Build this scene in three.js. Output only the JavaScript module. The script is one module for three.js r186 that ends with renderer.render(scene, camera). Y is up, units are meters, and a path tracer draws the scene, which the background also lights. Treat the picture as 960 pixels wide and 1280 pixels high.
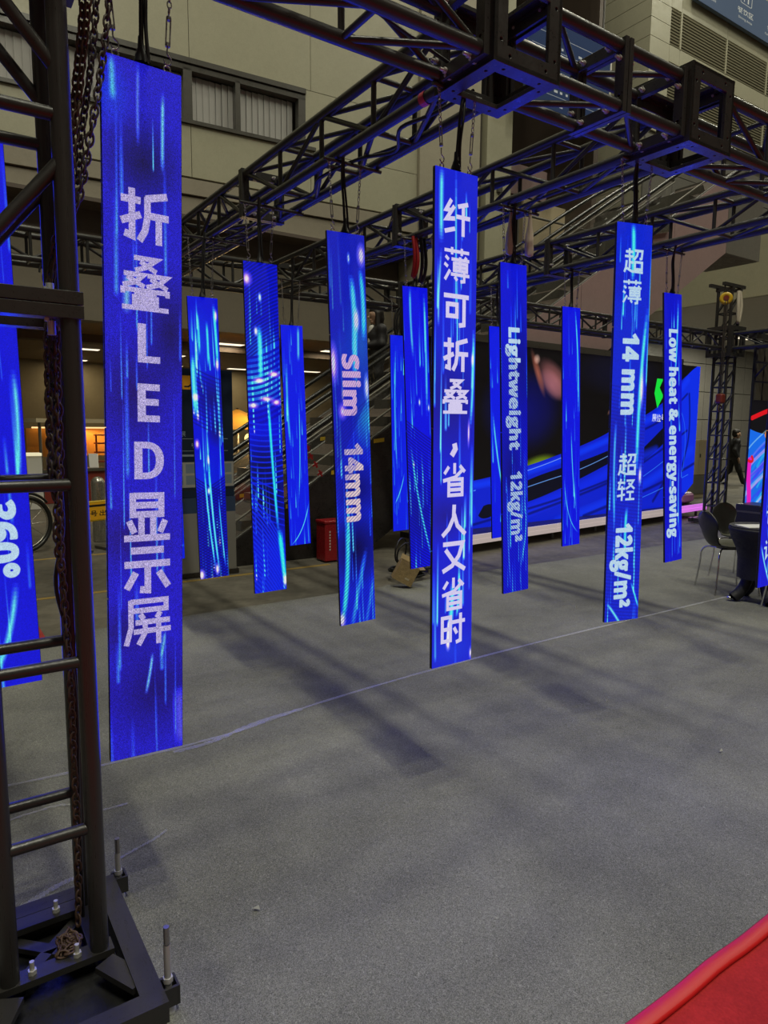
import * as THREE from 'three';
import { mergeGeometries } from 'three/addons/utils/BufferGeometryUtils.js';
import { RoundedBoxGeometry } from 'three/addons/geometries/RoundedBoxGeometry.js';
import { MarchingCubes } from 'three/addons/objects/MarchingCubes.js';
import { RectAreaLightUniformsLib } from 'three/addons/lights/RectAreaLightUniformsLib.js';

// ---------------------------------------------------------------- camera, sky, exposure, big lights
RectAreaLightUniformsLib.init();
const scene = new THREE.Scene();
scene.background = new THREE.Color(0x000000);
const camera = new THREE.PerspectiveCamera(2 * Math.atan(640 / 855) * 180 / Math.PI, 960 / 1280, 0.05, 200);
{
  const yaw = 34.2 * Math.PI / 180, pitch = 7.13 * Math.PI / 180, roll = 0.5 * Math.PI / 180;
  const f0 = new THREE.Vector3(Math.sin(yaw), 0, -Math.cos(yaw)), r0 = new THREE.Vector3(Math.cos(yaw), 0, Math.sin(yaw)), u0 = new THREE.Vector3(0, 1, 0);
  const f = f0.clone().multiplyScalar(Math.cos(pitch)).addScaledVector(u0, -Math.sin(pitch));
  const u = u0.clone().multiplyScalar(Math.cos(pitch)).addScaledVector(f0, Math.sin(pitch));
  const r = r0.clone().multiplyScalar(Math.cos(roll)).addScaledVector(u, Math.sin(roll));
  const u2 = u.clone().multiplyScalar(Math.cos(roll)).addScaledVector(r0, -Math.sin(roll));
  camera.position.set(0, 1.6, 0);
  camera.quaternion.setFromRotationMatrix(new THREE.Matrix4().makeBasis(r, u2, f.clone().negate()));
}
const EXPOSURE = 1.0;
const HALL_LAMP = 300;        // radiance of one high-bay hall lamp
const HALL_COLOR = new THREE.Color(0.97, 0.945, 0.75);
const LED_LIGHT = 2.7;         // radiance of one LED banner as a light
const LED_BLUE = new THREE.Color(0.012, 0.03, 1.0);
const DOWNLIGHT = 22;
const WARM = new THREE.Color(1.0, 0.80, 0.50);
const renderer = new THREE.WebGLRenderer({ antialias: true });
renderer.toneMapping = THREE.LinearToneMapping;
renderer.toneMappingExposure = EXPOSURE;
renderer.shadowMap.enabled = true;

// ---------------------------------------------------------------- helpers
function rng(seed) { let a = seed >>> 0; return () => { a = (a + 0x6d2b79f5) | 0; let t = Math.imul(a ^ (a >>> 15), 1 | a); t = (t + Math.imul(t ^ (t >>> 7), 61 | t)) ^ t; return ((t ^ (t >>> 14)) >>> 0) / 4294967296; }; }
const V = (x, y, z) => new THREE.Vector3(x, y, z);
const used = new Map();
function numbered(name) { const n = used.get(name) ?? 0; used.set(name, n + 1); return n ? name + '_' + String(n).padStart(3, '0') : name; }
function tag(o, label, category, group) { o.userData.label = label; o.userData.category = category; if (group) o.userData.group = group; return o; }
function thing(name, label, category, pos = [0, 0, 0], turn = 0, group) {
  const o = new THREE.Group(); o.name = numbered(name); o.position.set(...pos); o.rotation.y = turn; scene.add(o);
  return tag(o, label, category, group);
}
function structure(name, parent = scene) { const o = new THREE.Group(); o.name = parent === scene ? numbered(name) : name; parent.add(o); o.userData.kind = 'structure'; return o; }
function part(name, geo, mat, parent, pos, rot, scale) {
  const m = new THREE.Mesh(geo, mat); m.name = parent === scene ? numbered(name) : name;
  if (pos) m.position.set(...pos); if (rot) m.rotation.set(...rot); if (scale) m.scale.set(...scale);
  m.castShadow = m.receiveShadow = true; parent.add(m); return m;
}
const CYL = new THREE.CylinderGeometry(1, 1, 1, 14, 1), CYL_SMALL = new THREE.CylinderGeometry(1, 1, 1, 8, 1), BOX = new THREE.BoxGeometry(1, 1, 1);
const UP = V(0, 1, 0);
function rod(name, a, b, r, mat, parent, small) {
  const d = b.clone().sub(a), m = part(name, small ? CYL_SMALL : CYL, mat, parent);
  m.position.copy(a).addScaledVector(d, 0.5); m.quaternion.setFromUnitVectors(UP, d.clone().normalize()); m.scale.set(r, d.length(), r); return m;
}
function block(name, c, s, mat, parent, rot) { return part(name, BOX, mat, parent, c, rot, s); }
function uvBox(g, k = 1) {                               // uv in metres by the main direction of each face
  const p = g.attributes.position, n = g.attributes.normal, uv = new Float32Array(p.count * 2);
  for (let i = 0; i < p.count; i++) {
    const ax = Math.abs(n.getX(i)), ay = Math.abs(n.getY(i)), az = Math.abs(n.getZ(i));
    const [u, v] = ay >= ax && ay >= az ? [p.getX(i), p.getZ(i)] : ax >= az ? [p.getZ(i), p.getY(i)] : [p.getX(i), p.getY(i)];
    uv[i * 2] = u * k; uv[i * 2 + 1] = v * k;
  }
  g.setAttribute('uv', new THREE.BufferAttribute(uv, 2)); return g;
}
function slab(name, x0, x1, y0, y1, z0, z1, mat, parent) { return part(name, uvBox(new THREE.BoxGeometry(x1 - x0, y1 - y0, z1 - z0).translate((x0 + x1) / 2, (y0 + y1) / 2, (z0 + z1) / 2)), mat, parent); }
function prism(pts, z0, z1) {                            // polygon in x, y pushed out along z
  const s = new THREE.Shape(pts.map(([x, y]) => new THREE.Vector2(x, y)));
  return uvBox(new THREE.ExtrudeGeometry(s, { depth: z1 - z0, bevelEnabled: false }).translate(0, 0, z0));
}
function tubeGeo(pts, r, seg = 40, rad = 7) { return new THREE.TubeGeometry(new THREE.CatmullRomCurve3(pts.map((p) => V(...p))), seg, r, rad); }
function area(name, color, radiance, w, h, pos, towards, parent = scene) {
  const l = new THREE.RectAreaLight(color, radiance, w, h); l.name = name; l.position.set(...pos); parent.add(l); l.lookAt(...towards); return l;
}

// ---------------------------------------------------------------- textures
function noiseField(n, seed, octaves) {                  // tiling value noise, 0..1
  const out = new Float32Array(n * n);
  let total = 0;
  for (const [cells, amp] of octaves) {
    const r = rng(seed + cells), g = Float32Array.from({ length: cells * cells }, () => r());
    total += amp;
    for (let y = 0; y < n; y++) {
      const fy = y / n * cells, iy = Math.floor(fy), ty = fy - iy, sy = ty * ty * (3 - 2 * ty);
      for (let x = 0; x < n; x++) {
        const fx = x / n * cells, ix = Math.floor(fx), tx = fx - ix, sx = tx * tx * (3 - 2 * tx);
        const a = g[iy % cells * cells + ix % cells], b = g[iy % cells * cells + (ix + 1) % cells], c = g[(iy + 1) % cells * cells + ix % cells], d = g[(iy + 1) % cells * cells + (ix + 1) % cells];
        out[y * n + x] += amp * (a + (b - a) * sx + (c - a) * sy + (a - b - c + d) * sx * sy);
      }
    }
  }
  for (let i = 0; i < out.length; i++) out[i] /= total;
  return out;
}
function dataTexture(n, pixel, srgb) {
  const d = new Uint8Array(n * n * 4);
  for (let i = 0; i < n * n; i++) { const c = pixel(i); d[i * 4] = c[0]; d[i * 4 + 1] = c[1]; d[i * 4 + 2] = c[2]; d[i * 4 + 3] = 255; }
  const t = new THREE.DataTexture(d, n, n); t.wrapS = t.wrapT = THREE.RepeatWrapping; t.magFilter = THREE.LinearFilter; t.minFilter = THREE.LinearMipmapLinearFilter; t.generateMipmaps = true;
  if (srgb) t.colorSpace = THREE.SRGBColorSpace; t.needsUpdate = true; return t;
}
const fine = noiseField(512, 11, [[8, 0.6], [32, 0.8], [128, 1], [256, 0.8]]);
const grainMap = dataTexture(512, (i) => { const v = 150 + 100 * (fine[i] - 0.5) * 1.6; return [v, v, v]; });
const wearMap = dataTexture(512, (i) => { const v = 215 + 70 * (fine[i] - 0.5) * 2; return [Math.min(255, v), Math.min(255, v), Math.min(255, v)]; }, true);
const panelMap = dataTexture(512, (i) => { const v = Math.min(255, 240 + 22 * (fine[i] - 0.5)); return [v, v, v]; }, true); panelMap.repeat.set(0.4, 0.4);
function canvasTexture(w, h, draw, repeat) {
  const c = document.createElement('canvas'); c.width = w; c.height = h; draw(c.getContext('2d'), w, h);
  const t = new THREE.CanvasTexture(c); t.colorSpace = THREE.SRGBColorSpace; t.magFilter = THREE.LinearFilter; if (repeat) t.wrapS = t.wrapT = THREE.RepeatWrapping; return t;
}
const lin = (r, g, b) => new THREE.Color().setRGB(r, g, b);
const std = (color, roughness, o = {}) => new THREE.MeshStandardMaterial({ color, roughness, roughnessMap: o.plain ? null : grainMap, ...Object.fromEntries(Object.entries(o).filter(([k]) => k !== 'plain')) });
const M = {
  black: std(lin(0.030, 0.029, 0.028), 0.6, { bumpMap: grainMap, bumpScale: 0.0003 }),
  blackPlate: std(lin(0.034, 0.032, 0.031), 0.6),
  darkShell: std(lin(0.012, 0.012, 0.013), 0.9),
  bolt: std(lin(0.62, 0.61, 0.58), 0.6, { metalness: 0.35 }),
  zinc: std(lin(0.62, 0.62, 0.64), 0.7, { metalness: 0.35 }),
  chrome: new THREE.MeshStandardMaterial({ color: lin(0.7, 0.7, 0.7), roughness: 0.15, metalness: 1 }),
  rust: std(lin(0.15, 0.09, 0.06), 0.9, { metalness: 0.3, map: wearMap }),
  chainDark: std(lin(0.075, 0.062, 0.056), 0.8, { metalness: 0.4 }),
  steelChain: std(lin(0.32, 0.31, 0.31), 0.6, { metalness: 0.8 }),
  cable: std(lin(0.010, 0.010, 0.012), 0.8),
  facade: std(lin(0.44, 0.42, 0.30), 0.75, { map: panelMap }),
  facadeCore: std(lin(0.10, 0.09, 0.07), 1),
  facade2: std(lin(0.47, 0.45, 0.33), 0.8, { map: panelMap }),
  louvre: std(lin(0.42, 0.40, 0.29), 0.8),
  column: std(lin(0.40, 0.36, 0.27), 0.85, { map: panelMap }),
  trim: std(lin(0.12, 0.11, 0.09), 0.8),
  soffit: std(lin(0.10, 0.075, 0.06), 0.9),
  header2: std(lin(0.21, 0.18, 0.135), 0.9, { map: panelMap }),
  header: std(lin(0.33, 0.29, 0.22), 0.9, { map: panelMap }),
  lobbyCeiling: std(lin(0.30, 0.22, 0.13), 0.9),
  lobbyWall: std(lin(0.42, 0.36, 0.23), 0.9, { map: panelMap }),
  blind: std(lin(0.50, 0.49, 0.47), 0.95),
  glass: new THREE.MeshPhysicalMaterial({ color: 0xffffff, roughness: 0.03, transmission: 1, thickness: 0, ior: 1.5 }),
  frameGrey: std(lin(0.075, 0.07, 0.06), 0.6),
  wallGrey: std(lin(0.20, 0.19, 0.17), 0.8, { map: panelMap }),
  ceiling: std(lin(0.25, 0.24, 0.22), 1),
  mauve: std(lin(0.42, 0.295, 0.29), 0.8, { map: panelMap }),
  darkPanel: std(lin(0.035, 0.030, 0.028), 0.6, { map: wearMap }),
  rail: std(lin(0.012, 0.012, 0.012), 0.5),
  dullSteel: std(lin(0.20, 0.19, 0.16), 0.8, { metalness: 0.3 }),
  steel: std(lin(0.45, 0.43, 0.38), 0.45, { metalness: 0.8 }),
  red: std(lin(0.30, 0.012, 0.016), 0.5),
  card: std(lin(0.48, 0.34, 0.15), 0.95, { map: wearMap }),
  plastic: std(lin(0.014, 0.014, 0.014), 0.65),
  cloth: std(lin(0.008, 0.008, 0.012), 1),
  paper: std(lin(0.75, 0.75, 0.75), 0.9),
  white: std(lin(0.62, 0.60, 0.55), 0.8),
  yellow: std(lin(0.62, 0.40, 0.02), 0.6),
  skin: std(lin(0.42, 0.26, 0.18), 0.7),
  darkCloth: std(lin(0.014, 0.014, 0.017), 1),
  hair: std(lin(0.010, 0.006, 0.004), 1),
  orange: std(lin(0.75, 0.34, 0.06), 0.9),
  maroon: std(lin(0.20, 0.03, 0.02), 0.7),
  beige: std(lin(0.50, 0.42, 0.28), 0.8),
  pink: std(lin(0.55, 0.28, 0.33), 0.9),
  cream: std(lin(0.60, 0.55, 0.44), 1),
  plinth: std(lin(0.24, 0.23, 0.21), 0.7),
  signBlue: std(lin(0.03, 0.06, 0.12), 0.6),
};

// ---------------------------------------------------------------- strokes of the Chinese characters (grid 100 x 100)
const GLYPH = {
  折: [13, '4,24 42,24', '25,4 25,88 10,84', '4,64 42,48', '94,8 52,19', '55,15 55,50 50,76 39,95', '54,48 97,48', '77,48 77,98'],
  叠: [9.2, '28,6 72,6 50,22 30,29', '40,12 72,28', '8,36 46,36 30,50 6,57', '14,41 48,57', '54,36 92,36 76,50 52,57', '60,41 94,57', '6,72 6,64 94,64 94,72', '28,72 28,94', '72,72 72,94', '28,72 72,72', '28,80 72,80', '28,87 72,87', '4,96 96,96'],
  显: [13, '21,10 79,10 79,46 21,46 21,4', '21,28 79,28', '38,50 38,90', '62,50 62,90', '13,58 24,82', '87,58 76,82', '3,92 97,92'],
  示: [14, '16,11 84,11', '3,38 97,38', '50,38 50,90 34,88', '26,54 7,86', '73,54 93,86'],
  屏: [11, '14,9 88,9 88,27 14,27', '15,5 15,60 5,95', '34,34 41,45', '76,33 68,45', '24,51 96,51', '20,69 98,69', '44,51 44,72 30,96', '72,51 72,98'],
  纤: [12, '28,4 9,33 32,33', '39,20 11,57 42,53', '4,91 42,80', '90,9 52,20', '46,47 98,47', '72,17 72,98'],
  薄: [9.5, '4,14 96,14', '32,4 32,24', '68,4 68,24', '8,30 20,39', '4,50 17,58', '6,94 25,66', '30,36 97,36', '40,46 88,46 88,66 40,66 40,42', '40,56 88,56', '62,28 62,70', '79,27 88,33', '28,77 98,77', '78,70 78,93 64,95', '42,83 52,93'],
  可: [13, '3,13 97,13', '79,13 79,90 60,93', '17,36 52,36 52,68 17,68 17,30'],
  省: [11, '50,2 50,34', '28,12 11,33', '70,10 90,29', '82,22 52,44 6,53', '28,50 80,50 80,96 28,96 28,46', '28,65 80,65', '28,80 80,80'],
  人: [14, '50,4 48,42 30,74 5,95', '50,32 63,67 95,95'],
  又: [14, '8,14 85,14 70,52 44,80 7,95', '18,30 50,68 95,95'],
  时: [12, '8,14 40,14 40,86 8,86 8,8', '8,50 40,50', '46,31 98,31', '80,6 80,91 62,95', '54,48 66,68'],
  超: [10.5, '8,17 46,17', '27,4 27,34', '4,35 48,35', '29,35 29,80', '29,57 47,57', '14,50 11,78 3,96', '10,78 40,91 98,93', '52,11 92,11 89,40 78,42', '70,11 66,30 50,47', '56,55 92,55 92,82 56,82 56,51'],
  轻: [10, '5,20 45,20', '23,4 10,46 46,46', '29,34 29,98', '3,77 46,71', '52,12 90,12 74,34 50,48', '63,22 97,48', '54,61 94,61', '74,61 74,92', '48,92 98,92'],
  '，': [18, '48,44 52,60 38,80'],
  设: [11, '14,8 25,21', '4,39 23,39 23,86 38,74', '52,10 80,10', '54,10 52,30 42,42', '79,10 79,34 96,36', '46,52 89,52 70,80 42,96', '54,60 95,96'],
  计: [12, '16,8 27,21', '4,40 24,40 24,88 40,74', '44,42 98,42', '72,6 72,98'],
  且: [11, '24,8 24,92', '76,8 76,92', '24,10 76,10', '24,37 76,37', '24,63 76,63', '3,93 97,93'],
  温: [10, '10,8 22,18', '4,36 16,46', '6,94 24,64', '38,8 90,8 90,44 38,44 38,4', '38,26 90,26', '36,56 92,56 92,92', '36,56 36,92', '54,56 54,92', '73,56 73,92', '26,93 98,93'],
  展: [9, '14,8 88,8 88,26 14,26', '14,5 14,60 4,95', '24,42 94,42', '42,32 42,56', '70,32 70,56', '18,57 98,57', '40,57 40,94 58,84', '60,60 96,95', '84,64 70,74'],
  位: [11, '28,4 5,46', '18,30 18,98', '62,4 67,18', '38,27 96,27', '48,40 56,80', '84,40 74,86', '34,92 98,92'],
  号: [11, '28,7 72,7 72,34 28,34 28,3', '4,49 96,49', '31,49 27,67 78,67 73,93 55,96'],
  区: [11, '92,10 11,10 11,93 95,93', '30,28 76,78', '76,26 28,80'],
  会: [10, '50,4 4,44', '50,4 96,44', '30,44 70,44', '10,62 90,62', '44,62 24,90 78,87', '66,74 87,96'],
  议: [10, '14,8 25,20', '4,38 24,38 24,86 37,75', '66,6 72,24', '46,20 60,66 97,96', '88,16 72,66 40,96'],
  餐: [8, '8,20 46,20 30,43 5,48', '24,6 10,34', '54,12 92,12 70,40', '60,20 94,43', '50,42 6,62', '50,42 96,62', '34,62 66,62 66,80 34,80 34,60', '34,80 34,97 56,90', '60,84 92,97'],
  饮: [9, '24,4 6,36', '14,20 44,20 38,34', '20,36 20,92 42,78', '60,4 48,40', '54,22 94,22 88,38', '72,34 66,70 43,96', '72,54 96,96'],
  出: [11, '50,4 50,92', '20,14 20,46 80,46 80,14', '10,60 10,92 90,92 90,60'],
  口: [12, '18,16 82,16 82,86 18,86 18,10'],
};
function glyph(g, ch, x, y, s, color) {
  const [w, ...strokes] = GLYPH[ch];
  g.save(); g.translate(x - s / 2, y - s / 2); g.scale(s / 100, s / 100); g.strokeStyle = color; g.lineWidth = w; g.lineCap = 'butt'; g.lineJoin = 'miter';
  for (const s1 of strokes) { g.beginPath(); s1.split(' ').forEach((p, i) => { const [a, b] = p.split(',').map(Number); i ? g.lineTo(a, b) : g.moveTo(a, b); }); g.stroke(); }
  g.restore();
}
function sideways(g, text, cx, y0, y1, cap, color) {     // Latin text turned to read downwards, fitted between y0 and y1
  g.save(); g.font = 'bold 100px sans-serif'; const w = g.measureText(text).width;
  g.translate(cx - cap / 2, y0); g.rotate(Math.PI / 2); g.scale((y1 - y0) / w, cap / 72); g.fillStyle = g.strokeStyle = color; g.lineWidth = 6; g.lineJoin = 'round'; g.fillText(text, 0, 0); g.strokeText(text, 0, 0); g.restore();
}

// ---------------------------------------------------------------- LED banner pictures
function ledPicture(seed, o) {
  const W = o.w ?? 128, H = o.h ?? 1152;
  return canvasTexture(W, H, (g) => {
    const r = rng(seed);
    g.fillStyle = o.base; g.fillRect(0, 0, W, H);
    const blur = (x, y, rx, ry, c, a) => { g.save(); g.translate(x, y); g.scale(rx, ry); const q = g.createRadialGradient(0, 0, 0, 0, 0, 1); q.addColorStop(0, `rgba(${c},${a})`); q.addColorStop(1, `rgba(${c},0)`); g.fillStyle = q; g.fillRect(-1, -1, 2, 2); g.restore(); };
    for (const [u, v, ru, rv, c, a] of o.clouds ?? []) blur(u * W, v * H, ru * W, rv * H, c, a);
    g.globalCompositeOperation = 'lighter';
    for (let i = 0; i < (o.streaks ?? 26); i++) {
      const x = r() * W, y = r() * H * 0.95, len = H * (0.05 + 0.16 * r()), w = W * (0.012 + 0.05 * r()), tilt = (o.tilt ?? 0.03) * len * (r() - 0.3);
      const c = r() < (o.pale ?? 0.25) ? '70,190,255' : '30,90,255', a = 0.25 + 0.5 * r();
      const q = g.createLinearGradient(0, y, 0, y + len); q.addColorStop(0, `rgba(${c},0)`); q.addColorStop(0.7, `rgba(${c},${a})`); q.addColorStop(0.93, `rgba(${c},${a * 1.1})`); q.addColorStop(1, `rgba(${c},0)`);
      g.strokeStyle = q; g.lineWidth = w; g.lineCap = 'butt'; g.beginPath(); g.moveTo(x, y); g.lineTo(x + tilt, y + len); g.stroke();
      g.lineWidth = w * 0.4; g.stroke();
      if (r() < (o.pink ?? 0)) blur(x + tilt, y + len * 0.93, w * 1.0, w * 4, '255,170,215', 0.9), blur(x + tilt, y + len * 0.93, w * 0.5, w * 2, '255,235,245', 0.9);
    }
    g.globalCompositeOperation = 'source-over';
    for (const [v0, v1, step, bend, slope, c, a, lw] of o.waves ?? []) {          // curved light trails across the banner
      g.lineWidth = lw; g.strokeStyle = `rgba(${c},${a})`;
      for (let v = v0; v < v1; v += step) { const y = v * H; g.beginPath(); g.moveTo(-4, y - slope * W); g.quadraticCurveTo(W * 0.5, y + bend * W, W + 4, y + slope * W); g.stroke(); }
    }
    g.globalCompositeOperation = 'lighter';
    for (const [x0, y0, xc, yc, x1, y1, lw, c, a] of o.trails ?? []) { g.lineCap = 'round'; for (let i = 0; i < 24; i++) { const at = (u) => [((1 - u) ** 2 * x0 + 2 * u * (1 - u) * xc + u * u * x1) * W, ((1 - u) ** 2 * y0 + 2 * u * (1 - u) * yc + u * u * y1) * H], A = at(i / 24), Bq = at((i + 1) / 24), e = Math.min(1, 1.6 * Math.sin((i + 0.5) / 24 * Math.PI)); g.lineCap = 'butt'; for (const k of [1, 0.7, 0.45, 0.2]) { g.lineWidth = lw * W * k; g.strokeStyle = `rgba(${c},${a * 0.42 * e})`; g.beginPath(); g.moveTo(...A); g.lineTo(...Bq); g.stroke(); } } }
    for (const [u, v, ru, rv, c, a] of o.glows ?? []) { blur(u * W, v * H, ru * W * 0.5, rv * H * 0.9, c, a); blur(u * W, v * H, ru * W * 0.22, rv * H * 0.55, '255,235,250', a * 0.8); }
    g.globalCompositeOperation = 'source-over';
    o.text?.(g, W, H);
    for (const [v0, v1, step, bend, slope, c, a, lw] of o.over ?? []) { g.lineWidth = lw; g.strokeStyle = `rgba(${c},${a})`; for (let v = v0; v < v1; v += step) { const y = v * H; g.beginPath(); g.moveTo(-4, y - slope * W); g.quadraticCurveTo(W * 0.5, y + bend * W, W + 4, y + slope * W); g.stroke(); } }
    const px = g.getImageData(0, 0, W, H), d = px.data, k = o.speckle ?? 0.18;       // the grid of single diodes
    for (let y = 0; y < H; y++) for (let x = 0; x < W; x++) { const i = (y * W + x) * 4, s = 1 - k * ((x + y) & 1) + (k * 1.2 + (o.noise ?? 0)) * (r() - 0.5); d[i] *= s; d[i + 1] *= s; d[i + 2] *= s; }
    g.putImageData(px, 0, 0);
  });
}
const LILAC = 'rgb(186,174,242)', PALE = 'rgb(222,214,255)', ICE = 'rgb(196,228,255)';
const column = (chars, size, color) => (g, W, H) => { for (const [ch, v] of chars) { if (GLYPH[ch]) glyph(g, ch, W * 0.52, v * H, size * W, color); else { g.save(); g.font = 'bold 100px sans-serif'; g.fillStyle = color; g.textAlign = 'center'; g.translate(W * 0.54, v * H + size * W * 0.36); g.scale(size * W / 92, size * W / 100); g.fillText(ch, 0, 0); g.restore(); } } };
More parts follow.
